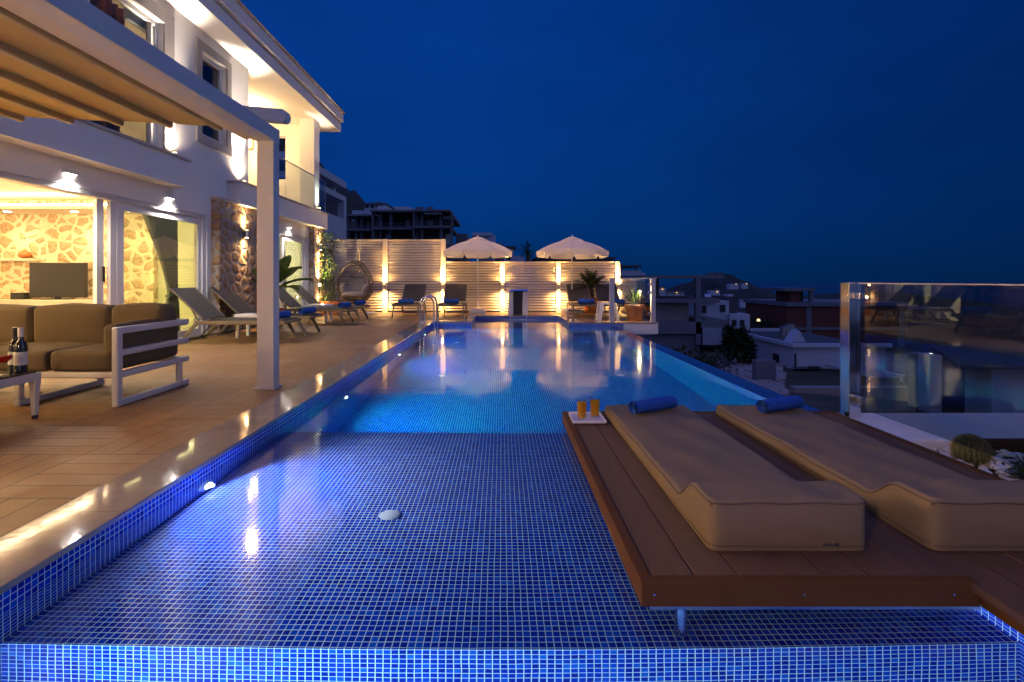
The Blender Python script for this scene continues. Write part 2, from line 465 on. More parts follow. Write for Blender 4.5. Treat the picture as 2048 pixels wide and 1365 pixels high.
m_sill = paint('sill_stone', (.42, .38, .35), .4, var=.1)
m_slat = paint('cream_slat', (.60, .52, .42), .5, var=.05, scale=5, bump=.05)
m_taupe = fabric('taupe_fabric', (.115, .088, .052)); m_mat = fabric('taupe_canvas', (.22, .16, .098))
m_pipe = paint('dark_piping', (.10, .075, .055), .8)
m_sling = fabric('grey_sling', (.072, .066, .062), 600); m_lframe = paint('bronze_frame', (.14, .115, .085), .45, var=.1)
m_towel = paint('blue_terry', (.028, .10, .40), .95, var=.28, scale=22, bump=.9, bscale=160, bdist=.006, spec=.1)
m_steel = paint('polished_steel', (.72, .72, .74), .08, 1.0)
m_steelb = paint('brushed_steel', (.5, .5, .52), .28, 1.0)
m_darkmet = paint('dark_metal', (.05, .05, .055), .45, .6)
m_canopy = canvas('cream_canvas', (.80, .76, .71), .3); m_awning = canvas('beige_awning', (.55, .38, .13), .2); m_bar = paint('beige_bar', (.40, .30, .14), .5, var=.05)
m_terra = paint('terracotta', (.50, .17, .05), .6, var=.12, bump=.1)
m_soil = paint('soil', (.05, .035, .025), .95, bump=.5)
m_glass = glass('clear_glass'); m_glassdoor = glass('door_glass', (.84, .92, .82), 2.6); m_pane = glass('window_glass', (.7, .74, .74), 1.6)
m_rail_glass = glass('rail_glass', (.86, .92, .92), 1.6); m_balu = glass('balustrade_glass', (.66, .72, .73), 2.5)
m_tv = paint('tv_screen', (.012, .012, .014), .1, var=.0, spec=.7)
m_black = paint('black_plastic', (.02, .02, .02), .4)
m_wood = paint('varnished_cabinet', (.70, .64, .52), .35)
m_drape = canvas('grey_drape', (.30, .31, .27), .45); m_green = canvas('green_drape', (.05, .20, .13), .4)
m_stripe = stripes_mat()
m_wicker = paint('wicker', (.16, .125, .09), .6, var=.2, scale=30, bump=.3)
m_gcush = fabric('grey_cushion', (.26, .23, .23)); m_leaf = leafmat('leaf_green', (.035, .085, .015), (.10, .17, .03)); m_leafd = leafmat('leaf_dark', (.02, .05, .015), (.05, .09, .03))
m_palm = leafmat('palm_green', (.03, .07, .012), (.075, .12, .03)); m_bark = paint('bark', (.10, .07, .045), .9, bump=.6)
m_cactus = leafmat('cactus_green', (.06, .085, .03), (.11, .13, .05), .6); m_spine = paint('cactus_spines', (.42, .34, .16), .7)
m_pebble = paint('white_pebble', (.72, .70, .68), .6, var=.15, scale=8)
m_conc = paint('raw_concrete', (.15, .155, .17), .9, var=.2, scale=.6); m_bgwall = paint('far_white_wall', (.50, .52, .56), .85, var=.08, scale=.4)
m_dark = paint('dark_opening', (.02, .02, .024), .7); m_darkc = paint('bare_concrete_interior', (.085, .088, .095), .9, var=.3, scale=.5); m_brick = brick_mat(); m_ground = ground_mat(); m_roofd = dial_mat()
m_rock = paint('rubble_rock', (.33, .27, .24), .95, var=.3, scale=1.5, bump=.6); m_asph = paint('asphalt', (.07, .065, .06), .9, bump=.4)
m_bush = leafmat('bush_leaves', (.02, .035, .012), (.05, .065, .025), .7)
m_hill = paint('scrub_hillside', (.03, .033, .024), .95, var=.5, scale=.02, bump=.6, bscale=.15, bdist=4)
m_sea = paint('sea_water', (.01, .03, .06), .25)
m_juice = canvas('orange_juice', (.98, .46, .03), .5); m_porc = paint('white_porcelain', (.75, .74, .74), .2)
m_wine = paint('wine_bottle_glass', (.01, .012, .01), .08, spec=.7); m_label = paint('paper_label', (.6, .58, .55), .7); m_redw = paint('red_drink', (.45, .015, .01), .1)
e_warm = emit('warm_lamp', (1, .66, .30), 26); e_white = emit('white_lamp', (1, .90, .78), 22); e_cove = emit('cove_led', (1, .76, .44), 34)
e_porch = emit('porch_lamp_glow', (1, .72, .36), 1.6); e_pool = emit('pool_lamp', (1, .93, .72), 30); e_dim = emit('far_lamp', (1, .62, .25), .9)

# ------------------------------------------------------------------ lamps
WARM = (1, .60, .25); WARMW = (1, .70, .34); COOL = (.86, .92, 1.0); DAYW = (1, .90, .78)
def lamp(kind, loc, power, col, size=.04, d=(0, 0, -1), angle=70, blend=.6, name='lamp_light'):
    L = bpy.data.lights.new(name, kind); L.energy = power * 5; L.color = col
    if kind in ('POINT', 'SPOT'): L.shadow_soft_size = size
    if kind == 'SPOT': L.spot_size = R(angle); L.spot_blend = blend
    if kind == 'AREA': L.shape = 'DISK'; L.size = size
    o = bpy.data.objects.new(name, L); C.objects.link(o); o.location = loc
    o.rotation_euler = Vector(d).to_track_quat('-Z', 'Y').to_euler()
    return o

XD, XS = -5.16, -5.0          # door plane and stone face of the villa
# ================================================================== GROUND, SEA, HILLS
def gz(x, y):
    z = -2.9 - .055 * max(0, y - 12) - (.055 * (y - 12) if y < 12 else 0) * 0
    z += -.16 * max(-26, min(x, 60)) if x > 0 else -.20 * max(x, -120) * min(1, max(0, (y - 16) / 40))
    if x > 0: z = -2.9 - .05 * max(0, y - 12) - .035 * min(x, 40)
    return max(z, -34) + .25 * math.sin(x * .35 + 1) * math.sin(y * .27)
mb = MB()
xs = [-400, -250, -160, -100, -70] + list(range(-50, 72, 3)) + [90, 120, 170, 250, 400, 700]
ys = [-60, -30] + list(range(-12, 110, 3)) + [130, 170, 230, 320, 450, 620]
mb.add([(x, y, gz(x, y)) for y in ys for x in xs],
       [(j * len(xs) + i, j * len(xs) + i + 1, (j + 1) * len(xs) + i + 1, (j + 1) * len(xs) + i) for j in range(len(ys) - 1) for i in range(len(xs) - 1)])
struct(mb, 'ground', m_ground, smooth=True)
struct(MB().add([(-9000, -200, -36), (9000, -200, -36), (9000, 12000, -36), (-9000, 12000, -36)], [(0, 1, 2, 3)]), 'sea', m_sea)

def ridge(name, pts, Y, depth, mat, rough=.06, base=-40, n=60, seed=1):
    """a hill whose skyline runs through the given points, with slopes in front and behind"""
    rnd = random.Random(seed)
    P = [at(x, y, Y) for x, y in pts]
    def h(x):
        for a, b in zip(P, P[1:]):
            if a.x <= x <= b.x: return a.z + (b.z - a.z) * (x - a.x) / (b.x - a.x)
        return P[0].z if x < P[0].x else P[-1].z
    x0, x1 = P[0].x, P[-1].x; mbb = MB(); nv = 15
    rows = []
    for j in range(nv):
        t = j / (nv - 1) * 2 - 1
        row = []
        for i in range(n + 1):
            x = x0 + (x1 - x0) * i / n
            prof = max(0, 1 - abs(t) ** 1.25)
            hh = (h(x) - base) * prof
            hh *= 1 + rnd.uniform(-rough, rough) * (.5 if abs(t) < .05 else 1.2)
            row.append((x, Y + t * depth, base + hh))
        rows += row
    m = n + 1
    mbb.add(rows, [(j * m + i, j * m + i + 1, (j + 1) * m + i + 1, (j + 1) * m + i) for j in range(nv - 1) for i in range(n)])
    return struct(mbb, name, mat, smooth=True)
ridge('mountain', [(330, 100), (480, 180), (560, 265), (600, 315), (640, 328), (662, 352), (690, 372), (712, 388), (735, 408), (770, 440), (830, 480), (900, 520), (1000, 545)], 330, 150, m_hill, .05, seed=3)
ridge('hill', [(1270, 600), (1330, 584), (1365, 570), (1400, 556), (1425, 549), (1442, 546), (1452, 553), (1480, 566), (1505, 576), (1530, 587), (1570, 597), (1640, 606), (1700, 614), (1760, 620)], 520, 190, m_hill, .04, seed=4)
ridge('far_hill', [(1600, 612), (1660, 598), (1700, 588), (1730, 583), (1770, 583), (1810, 589), (1840, 602), (1900, 614), (1990, 620), (2120, 616), (2300, 600)], 900, 260, m_hill, .04, seed=5)

# ================================================================== POOL
WZ = -.099; SH = -.30; DP = -1.55; XL = -1.603; XR = 2.40; XE = 2.62
pool = MB()
def q(*v): pool.add(v, [(0, 1, 2, 3)])
def floor(x0, x1, y0, y1, z): q((x0, y0, z), (x1, y0, z), (x1, y1, z), (x0, y1, z))
def wx(x, y0, y1, z0, z1, pos=True):
    v = [(x, y0, z0), (x, y1, z0), (x, y1, z1), (x, y0, z1)]
    pool.add(v if pos else v[::-1], [(0, 1, 2, 3)])
def wy(y, x0, x1, z0, z1, pos=True):
    v = [(x0, y, z0), (x0, y, z1), (x1, y, z1), (x1, y, z0)]
    pool.add(v if pos else v[::-1], [(0, 1, 2, 3)])
CZ = -.026
floor(XL, 1.66, -.8, 1.64, -1.3)                # entry pit in front of the shelf
wy(-.8, XL, 1.66, -1.3, CZ)
wx(1.66, -.8, 1.64, -1.3, -.07, False)
wy(1.64, XL, 1.66, -1.3, SH, False)             # shelf riser
floor(XL, 1.66, 1.64, 3.80, SH)                 # shallow shelf
wx(1.66, 1.64, 3.80, SH, -.07, False)
wy(3.80, XL, 1.66, DP, SH)
wy(3.80, 1.66, XE, DP, -.07)
floor(XL, XR, 3.80, 12.0, DP)
wx(XL, -.8, 12.0, DP, CZ)
wy(12.0, XL, -.70, DP, CZ, False)
wx(-.70, 12.0, 13.95, -.75, CZ)
wy(13.95, -.70, 1.55, -.75, CZ, False)
wx(1.55, 11.7, 13.95, -.75, CZ, False)
floor(-.70, 1.55, 12.0, 13.95, -.75)
wy(12.0, -.70, 1.55, DP, -.75, False)
wy(11.7, 1.55, XE + .17, DP, CZ, False)
wx(XR, 3.80, 11.7, DP, -.118, False)            # infinity wall: inner face, top, outer face
floor(XR, XE, 3.80, 11.7, -.118)
wx(XE, 3.80, 11.7, -2.6, -.118)
struct(pool, 'pool_basin', m_tile)
wv = [(XL, -.8), (1.66, -.8), (1.66, 3.8), (XE, 3.8), (XE, 11.7), (1.55, 11.7), (1.55, 13.95), (-.70, 13.95), (-.70, 12.0), (XL, 12.0)]
struct(MB().add([(x, y, WZ) for x, y in wv], [tuple(range(len(wv)))]), 'pool_water', m_water)

cop = MB()
for a in ((-1.90, -1.585, -1.4, 12.29), (-1.585, -.985, 11.985, 12.29), (-.985, -.685, 11.985, 14.25), (-.685, 1.535, 13.935, 14.25), (1.535, 1.85, 11.685, 14.25), (1.85, 3.60, 11.685, 12.0)):
    cop.box(a[0], a[1], a[2], a[3], CZ, 0)
struct(cop, 'pool_coping', m_marble, bevel=.005)
dk = MB()
for a in ((XD, -1.90, -1.6, 15.6), (-1.90, -.985, 12.29, 15.6), (-.985, 1.85, 14.25, 15.6), (1.85, 3.60, 12.0, 15.6)):
    dk.box(a[0], a[1], a[2], a[3], -.3, -.004)
struct(dk, 'pool_deck', m_deck)
bs = MB()                                        # the retaining body that carries the terrace
bs.box(XD - 8, XL - .02, -2, 15.6, -4.5, -.31).box(XE + .17, 3.55, 11.71, 15.6, -.27, -.03)
bs.box(1.68, 2.60, -.9, 3.78, -4.5, -.075).box(XL - .02, 2.60, 14.0, 15.6, -4.5, -.31).box(1.6, 2.55, 12.1, 15.5, -4.5, -.31)
struct(bs, 'terrace_base', m_wall)

for i, (x, y, z, lab) in enumerate(((-.55, 2.52, SH, 'large white suction grate set in the shallow shelf'), (-.85, 7.3, DP, 'small pale floor inlet near the ladder side of the deep pool'), (1.7, 7.3, DP, 'small pale floor inlet near the infinity edge of the deep pool'), (-.9, 10.4, DP, 'small pale floor inlet farthest along the ladder side'), (1.75, 10.4, DP, 'small pale floor inlet farthest along the infinity edge'))):
    r = .052 if i == 0 else .05
    o = tag(MB().lathe([(r, 0), (r, .0012), (r * .94, .0016), (.004, .0016)], (x, y, z), 28).build('pool_inlet', m_porc, smooth=True), lab, 'pool inlet', 'pool floor inlets')
for i, (y, z, pw) in enumerate(((2.77, -.215, 66), (5.23, -.64, 38), (7.95, -.66, 52), (10.6, -.66, 50))):
    lab = ['pool wall lamp glowing over the shallow shelf', 'pool wall lamp just past the edge of the shallow shelf', 'pool wall lamp halfway down the deep pool', 'pool wall lamp nearest the steel ladder'][i]
    t_ = thing('pool_light', lab, 'pool light', (XL, y, z), 'lamps in the long pool wall')
    MB().tube([(XL, y, z), (XL + .018, y, z)], [.062, .05], 24).build('rim', m_steelb, t_, True)
    MB().tube([(XL + .012, y, z), (XL + .022, y, z)], [.036, .030], 20).build('lens', e_pool, t_, True)
    lamp('SPOT', (XL + .035, y, z), pw, (.78, .84, 1) if i == 0 else (.015, .64, .70), .012, (1, .1 if i else -.15, -.2), 165, .7)
lamp('SPOT', (-.9, -.7, -.42), 6, (.90, 1, .88), .05, (.25, 1, .2), 150, .9)
lamp('SPOT', (XL + .05, .27, -.2), 48, (.42, .78, 1), .03, (1, .45, -.05), 165, .8)  # unseen lamp added to brighten the shallow shelf, no fixture
lamp('SPOT', (.4, -.7, -.42), 5, (.90, 1, .86), .05, (.0, 1, .15), 150, .9)

# white-faced tiled upstand under the deck past the infinity edge
struct(MB().box(XE + .17, 3.58, 11.70, 11.98, -.27, CZ - .002), 'deck_edge', m_wall)

# ================================================================== VILLA
villa = thing('villa', 'white two storey villa with stone pillars, lit glass doors and deep eaves', 'house', (-7, 6, 0))
W = MB()
D1 = (.6, 8.98, .0, 2.10); D2 = (11.30, 13.64, .0, 2.10); W1 = (5.2, 7.80, 2.86, 4.88); W2 = (8.78, 9.58, 3.46, 4.92)
W.holed('x', XD - .24, XD, -1.2, 14.4, 0, 5.27, [D1, D2, W1, W2, (10.44, 14.5, 2.80, 5.3)])
W.holed('y', 14.15, 14.40, -12, XD - .241, 0, 5.27, [(-6.50, -5.97, 3.75, 4.95)])
W.holed('y', 13.6, 14.0, -5.36, -4.98, 2.845, 5.27, [])
W.box(-7.6, -7.4, 10.441, 14.149, 2.80, 5.27).box(-7.399, XD - .241, 10.30, 10.439, 2.80, 5.27)
W.box(-12, -11.8, -1.2, 14.1, 0, 5.27).box(-11.8, XD - .25, -1.2, -1.0, 0, 5.27)
W.build('wall', m_wall, villa)
MB().box(-11.8, XD - .241, -1.0, 14.149, 2.62, 2.80).build('floor_slab', m_wallin, villa)
ti = MB().box(-11.8, XD - .02, -1.0, 14.14, -.05, .012); ti.build('indoor_floor', m_sill, villa)
# interior of living room
MB().box(-11.79, XD - .25, 10.50, 10.62, .013, 2.60).build('partition', m_wallgreen, villa)
MB().box(-11.79, -7.05, 10.36, 10.499, .013, 2.60).build('stone_wall', m_stonein, villa, label='pale rubble stone feature wall inside the lit living room')
cl = MB()
for a in ((-11.79, -10.6, -1, 10.49), (-6.6, XD - .25, -1, 10.49), (-10.6, -6.6, -1, 3.0), (-10.6, -6.6, 9.55, 10.35)):
    cl.box(a[0], a[1], a[2], a[3], 2.30, 2.36)
cl.box(-11.7, XD - .26, -1, 10.48, 2.58, 2.619)
cl.build('ceiling', m_wallin, villa)
MB().box(-10.75, -6.45, 9.60, 9.66, 2.362, 2.40).box(-10.7, -10.64, 3.0, 9.58, 2.362, 2.40).box(-6.56, -6.5, 3.0, 9.58, 2.362, 2.40).build('cove_light', e_cove, villa)
for x, y in ((-9.6, 9.95), (-8.3, 9.95), (-7.2, 9.95), (-6.15, 9.3), (-6.1, 7.4), (-6.1, 5.6), (-6.1, 3.8)):
    d_ = MB().lathe([(.06, 0), (.055, -.008), (.04, -.008)], (x, y, 2.299), 18); d_.build('downlight', e_white, villa)
    lamp('SPOT', (x, y, 2.27), 9, WARMW, .04, (0, 0, -1), 130, .8)
for x, y, p in ((-7.6, 7.4, 24), (-9.8, 7.2, 27)):
    lamp('POINT', (x, y, 2.05), p, WARMW, .12)
for x, y, z, p in ((-6.7, 4.5, 1.7, 32), (-6.4, 2.9, 1.7, 38), (-6.5, 1.2, 1.7, 36)):
    lamp('POINT', (x, y, z), p, (1, .62, .28), .15)  # unseen room lamps, added to warm the awning, deck and post
MB().box(-6.12, -6.08, .6, 10.3, 2.283, 2.298).build('led_strip', e_cove, villa)
# unseen warm lamp added behind the viewpoint, no fixture, warms the front faces
lamp('POINT', (-2.6, -2.3, 2.15), 78, (1, .60, .28), .08)
# second room
MB().box(-9.2, -9.05, 10.63, 14.14, .013, 2.61).build('partition', m_wallin, villa)
lamp('POINT', (-6.9, 12.6, 2.2), 30, (1, .82, .55), .12)
lamp('POINT', (-8.2, 11.6, 2.2), 20, (1, .82, .55), .12)
# upper bedroom
MB().box(-9.0, -8.85, -1, 10.29, 2.801, 5.26).box(-8.84, XD - .242, 8.15, 8.27, 2.801, 5.26).build('partition', m_wallin, villa)
lamp('POINT', (-6.9, 5.6, 4.8), 34, (1, .70, .38), .12)
# stone cladding and caps
MB().box(XD + .001, XS, 9.09, 11.26, 0, 2.399).build('stone_pillar', m_stone, villa, bevel=.012, label='wide rubble stone cladding between the glass doors')
MB().box(XD + .001, XS, 13.70, 14.42, 0, 2.399).build('stone_pillar', m_stone, villa, bevel=.012, label='narrow rubble stone cladding at the corner by the fence')
MB().box(XD + .001, XS + .02, 9.07, 9.58, 2.40, 2.45).build('cap', m_sill, villa, bevel=.004)
# projecting ledges
MB().box(XD + .001, -4.90, -1.2, 8.0, 2.40, 2.82).box(XD + .001, -4.90, 9.62, 14.42, 2.40, 2.80).build('balcony_ledge', m_wall, villa, bevel=.006)
MB().box(XD + .001, -4.865, -1.2, 8.04, 2.821, 2.855).box(XD + .001, -4.865, 9.59, 14.45, 2.801, 2.835).build('sill', m_sill, villa, bevel=.004)
# roof
rf = MB().box(-12.4, -4.67, -1.4, 14.9, 5.271, 5.50).box(-12.4, -4.73, -1.4, 14.84, 5.50, 5.565).box(-12.4, -4.62, -1.4, 14.96, 5.565, 5.83)
rfo = rf.build('roof', m_wall, villa, bevel=.006)
MB().box(-12.4, -4.57, -1.4, 15.0, 5.831, 5.86).build('gutter', m_sill, rfo)
# window surrounds
def surround(y0, y1, z0, z1, w):
    s_ = MB()
    s_.box(XD + .001, XD + .035, y0 - w, y0, z0 - w, z1 + w).box(XD + .001, XD + .035, y1, y1 + w, z0 - w, z1 + w)
    s_.box(XD + .001, XD + .035, y0, y1, z1, z1 + w).box(XD + .001, XD + .035, y0, y1, z0 - w, z0)
    return s_
def frame(y0, y1, z0, z1, w, x0, x1, mull=()):
    s_ = MB()
    s_.box(x0, x1, y0, y0 + w, z0, z1).box(x0, x1, y1 - w, y1, z0, z1).box(x0, x1, y0 + w, y1 - w, z1 - w, z1).box(x0, x1, y0 + w, y1 - w, z0, z0 + w)
    for m_, mw in mull: s_.box(x0 + .004, x1 + .012, m_, m_ + mw, z0 + w, z1 - w)
    return s_
def window(y0, y1, z0, z1, w, mull, sw, base=None):
    f_ = frame(y0, y1, z0, z1, w, XD - .14, XD - .07, mull).build('window', m_upvc, villa, bevel=.004)
    MB().box(XD - .115, XD - .107, y0 + w, y1 - w, z0 + w, z1 - w).build('pane', m_pane, f_)
    return f_
window(5.2, 7.80, 2.86, 4.88, .07, ((6.40, .09), (7.62, .05)), .22)
wf2 = window(8.78, 9.58, 3.46, 4.92, .07, (), .15)
MB().box(XD - .105, XD - .06, 8.86, 9.20, 3.54, 4.84).build('sash', m_upvc, wf2) if False else None
surround(8.78, 9.58, 3.46, 4.92, .15).build('surround', m_grayt, villa, bevel=.004)
s1 = MB().box(XD + .001, XD + .035, 7.80, 8.03, 2.86, 5.08).box(XD + .001, XD + .035, 4.98, 7.80, 4.88, 5.08).box(XD + .001, XD + .035, 4.98, 5.2, 2.86, 4.88)
s1.build('surround', m_grayt, villa, bevel=.004)
MB().box(XD - .23, XD - .15, 7.3, 7.85, 4.70, 4.87).build('shutter_box', m_white, villa)
# sliding doors
def door(y0, y1, z1, stiles, panes):
    d_ = MB()
    d_.box(XD - .16, XD - .02, y0, y1, z1 - .07, z1).box(XD - .16, XD - .02, y1 - .10, y1, .02, z1 - .07).box(XD - .16, XD - .02, y0, y0 + .1, .02, z1 - .07).box(XD - .16, XD - .02, y0 + .1, y1 - .1, .013, .045)
    for a, b, dx in stiles: d_.box(XD - .10 + dx, XD - .05 + dx, a, b, .046, z1 - .07)
    for k in range(3): d_.box(XD - .02, XD - .008, y0, y1, z1 - .060 + k * .02, z1 - .052 + k * .02)
    for a, b in panes: d_.box(XD - .10, XD - .05, a, b, z1 - .17, z1 - .071).box(XD - .10, XD - .05, a, b, .046, .14)
    o = d_.build('sliding_door', m_upvc, villa, bevel=.004)
    for a, b in panes: MB().box(XD - .08, XD - .071, a, b, .14, z1 - .17).build('pane', m_glassdoor, o)
    return o
dr = door(.6, 8.98, 2.10, ((6.66, 6.78, -.055), (6.82, 6.93, 0), (6.93, 7.06, .004), (8.80, 8.88, 0)), ((7.06, 8.80),))
MB().box(XD - .075, XD - .055, 6.70, 6.74, .95, 1.15).build('handle', m_darkmet, dr, bevel=.004)
door(11.30, 13.64, 2.10, ((11.98, 12.10, -.055), (12.14, 12.28, 0), (13.42, 13.54, 0)), ((12.28, 13.42),))
# curtains
def curtain(y0t, y1, ytie0, ytie1, ztie, z0, z1, x, mat, folds=13):
    def fn(u, v):
        z = z0 + (z1 - z0) * v
        if z > ztie: k = ((z - ztie) / (z1 - ztie)) ** 1.35; a = ytie0 + (y0t - ytie0) * k; b = ytie1 + (y1 - ytie1) * k
        else: k = (ztie - z) / (ztie - z0); k = k ** .6; a = ytie0 - .14 * k; b = ytie1 + .1 * k
        y = a + (b - a) * u
        am = .045 * (.5 + .5 * (b - a) / (y1 - y0t))
        return (x + am * math.sin(u * folds * 2 * PI + .4 * math.sin(3 * z)) + .02 * math.sin(2 * z), y, z)
    o = MB().grid(fn, 140, 26).build('curtain', mat, villa, smooth=True)
    MB().tube([(x + .05 * math.cos(a), (ytie0 + ytie1) / 2 + (ytie1 - ytie0) * .56 * math.sin(a), ztie + .02 * math.sin(a)) for a in [k * PI / 8 for k in range(16)]], .018, 8, True).build('tieback', mat, o, True)
curtain(7.75, 8.80, 8.50, 8.72, .72, .03, 2.28, -5.55, m_drape)
curtain(12.35, 13.25, 13.0, 13.2, .7, .03, 2.28, -5.6, m_green, 10)
cu = MB().grid(lambda u, v: (-5.65 + .04 * math.sin(u * 50), 6.75 + .95 * u - .12 * (1 - v), 2.9 + 2.1 * v), 100, 6); cu.build('curtain', m_stripe, villa, smooth=True)
# balcony railing
gl = MB().box(-4.955, -4.943, 10.7, 12.52, 2.836, 3.70).box(-4.955, -4.943, 12.54, 14.36, 2.836, 3.70).box(-6.4, -4.96, 14.36, 14.372, 2.836, 3.70)
gb = gl.build('balcony_glass', m_rail_glass, villa)
MB().box(-4.961, -4.937, 10.7, 14.37, 3.701, 3.722).box(-4.961, -4.937, 14.356, 14.38, 2.836, 3.70).build('edge_trim', m_steelb, gb)
MB().box(-6.5, -5.97, 14.13, 14.148, 2.84, 3.60).build('parapet_panel', m_upvc, villa, bevel=.01)

# lamps on the villa
def up_lamp(p, lab, pw=26, tilt=(0, 0, 1)):
    t_ = thing('ledge_lamp', lab, 'lamp', p, 'uplights on the villa ledges')
    x, y, z = p
    MB().lathe([(.035, 0), (.035, .06), (.03, .07)], p, 16).build('housing', m_steelb, t_, True)
    MB().lathe([(.028, .068), (.028, .075), (.005, .076)], p, 16).build('lens', e_warm, t_, True)
    lamp('SPOT', (x, y, z + .11), pw * .11, (1, .78, .58), .03, tilt, 150, 1.0)
    lamp('SPOT', (x + .02, y, z + .10), pw * 2.8, (1, .82, .64), .03, (-.17, 0, 1), 46, 1.0)
up_lamp((-5.03, 7.88, 2.856), 'glowing uplight at the end of the long ledge below the wide window', 100, (-.12, .1, 1))
up_lamp((-5.03, 10.02, 2.836), 'glowing uplight on the ledge at the corner of the covered balcony', 100, (-.12, 0, 1))
up_lamp((-4.90, 13.80, 2.836), 'glowing uplight at the foot of the corner balcony column', 30, (-.12, 0, 1))
up_lamp((-5.03, 4.70, 2.856), 'added unseen uplight on the long ledge at the near side of the wide window', 110, (-.12, .1, 1))  # this and the next are added out of view to brighten facade and reflections
up_lamp((-5.03, 1.40, 2.856), 'added unseen uplight at the near end of the long ledge', 110, (-.12, .1, 1))
def soffit_lamp(p, lab):
    t_ = thing('door_lamp', lab, 'lamp', p, 'white spotlights above the glass doors')
    x, y, z = p
    MB().box(x, x + .05, y - .085, y + .085, z, z + .022).build('housing', m_white, t_, bevel=.004)
    MB().box(x + .012, x + .038, y - .075, y + .075, z - .006, z - .001).build('lens', e_white, t_)
    lamp('SPOT', (x + .09, y, z - .04), 16, (1, .93, .86), .03, (.1, 0, -1), 150, 1.0)
soffit_lamp((XD + .001, 6.10, 2.235), 'white spotlight above the open part of the living room doors')
soffit_lamp((XD + .001, 7.93, 2.235), 'white spotlight above the curtained pane beside the stone pillar')
soffit_lamp((XD + .001, 12.40, 2.235), 'white spotlight above the door with the green curtain')
def sconce(p, n, lab, grp, pw, col=WARM, name='wall_lamp', mat=m_steelb, off=.06):
    """up and down cylinder lamp; n points away from the wall"""
    t_ = thing(name, lab, 'wall lamp', p, grp)
    c = Vector(p) + Vector(n) * off
    MB().lathe([(.038, -.075), (.038, .075)], c, 18).build('housing', mat, t_, True)
    MB().box(min(p[0], c.x) - .02 * abs(n[1]), max(p[0], c.x) + .02 * abs(n[1]), min(p[1], c.y) - .02 * abs(n[0]), max(p[1], c.y) + .02 * abs(n[0]), p[2] - .03, p[2] + .03).build('bracket', mat, t_)
    MB().lathe([(.03, .076), (.03, .079)], c, 16).build('lens', e_warm, t_)
    MB().lathe([(.03, -.079), (.03, -.076)], c, 16).build('lens', e_warm, t_)
    for s_ in (1, -1):
        lamp('SPOT', c + Vector((0, 0, s_ * .11)), pw * .5, col, .025, (0, 0, s_), 176, 1.0)
        lamp('SPOT', c + Vector((0, 0, s_ * .10)), pw * 2.2, col, .025, (-n[0] * .2, -n[1] * .2, s_), 52, 1.0)
sconce((XS, 9.92, 1.86), (1, 0, 0), 'steel up and down lamp on the stone pillar beside the pergola post', 'lamps on the stone pillars', 11)
sconce((XS, 13.98, 1.86), (1, 0, 0), 'steel up and down lamp on the narrow stone pillar next to the fence', 'lamps on the stone pillars', 11)
t_ = thing('ceiling_lamp', 'round glowing ceiling lamp under the balcony roof', 'lamp', (-6.04, 12.36, 5.27))
MB().lathe([(.15, 0), (.15, -.03), (.13, -.06), (.02, -.07)], (-6.04, 12.36, 5.269), 24).build('shade', e_warm, t_, True)
lamp('POINT', (-6.04, 12.36, 5.12), 20, (1, .66, .30), .06)
t_ = thing('wall_lantern', 'small square glowing lantern on the balcony end wall', 'lantern', (-6.95, 14.14, 4.75))
MB().box(-7.05, -6.85, 14.12, 14.149, 4.55, 4.95).build('back_plate', m_wicker, t_)
MB().box(-7.0, -6.90, 14.03, 14.118, 4.63, 4.88).build('shade', e_warm, t_, bevel=.01)
lamp('POINT', (-6.6, 13.7, 4.3), 8, WARM, .05)

# furniture seen indoors
t_ = thing('tv_cabinet', 'long low pale cabinet under the television', 'cabinet', (-9.2, 10.1, .013))
MB().box(-11.0, -7.9, 9.92, 10.34, .25, .55).build('body', m_wood, t_, bevel=.008)
MB().box(-11.05, -7.85, 9.88, 10.35, .551, .585).build('top', m_wood, t_, bevel=.006)
for x in (-10.9, -8.0): MB().box(x - .04, x + .04, 9.98, 10.28, .013, .25).build('leg', m_wood, t_)
t_ = thing('television', 'wide black flat television standing on the pale cabinet', 'television', (-8.8, 10.1, .585))
MB().box(-9.30, -8.18, 10.08, 10.13, .63, 1.31).build('body', m_black, t_, bevel=.006)
MB().box(-9.285, -8.195, 10.074, 10.0795, .65, 1.297).build('screen', m_tv, t_)
MB().box(-9.0, -8.5, 10.0, 10.2, .586, .60).box(-8.8, -8.7, 10.085, 10.12, .60, .63).build('stand', m_black, t_)
tag(MB().box(-9.62, -9.36, 10.02, 10.2, .586, .72).build('speaker_box', m_black, bevel=.01), 'small black box on the cabinet beside the television', 'box')
t_ = tag(MB().box(-11.2, -9.3, 10.16, 10.358, 1.35, 1.40).build('wall_shelf', m_wood, bevel=.005), 'pale wooden shelf on the stone wall above the television', 'shelf')
tag(MB().lathe([(.03, 0), (.09, .03), (.115, .08), (.08, .13), (.03, .15), (.025, .17)], (-9.55, 10.26, 1.40), 20).build('vase', m_terra, smooth=True), 'round orange gourd vase on the wall shelf', 'vase')
t_ = thing('kitchen_unit', 'pale kitchen unit with lit shelf behind the second glass door', 'kitchen unit', (-8.8, 12.5, .013))
MB().box(-9.04, -8.5, 11.2, 14.1, .013, .86).build('body', m_wood, t_, bevel=.01)
MB().box(-9.04, -8.45, 11.15, 14.1, .861, .90).build('worktop', m_white, t_)
MB().box(-9.04, -8.75, 11.2, 14.1, 1.45, 2.1).build('wall_cupboard', m_wood, t_, bevel=.01)

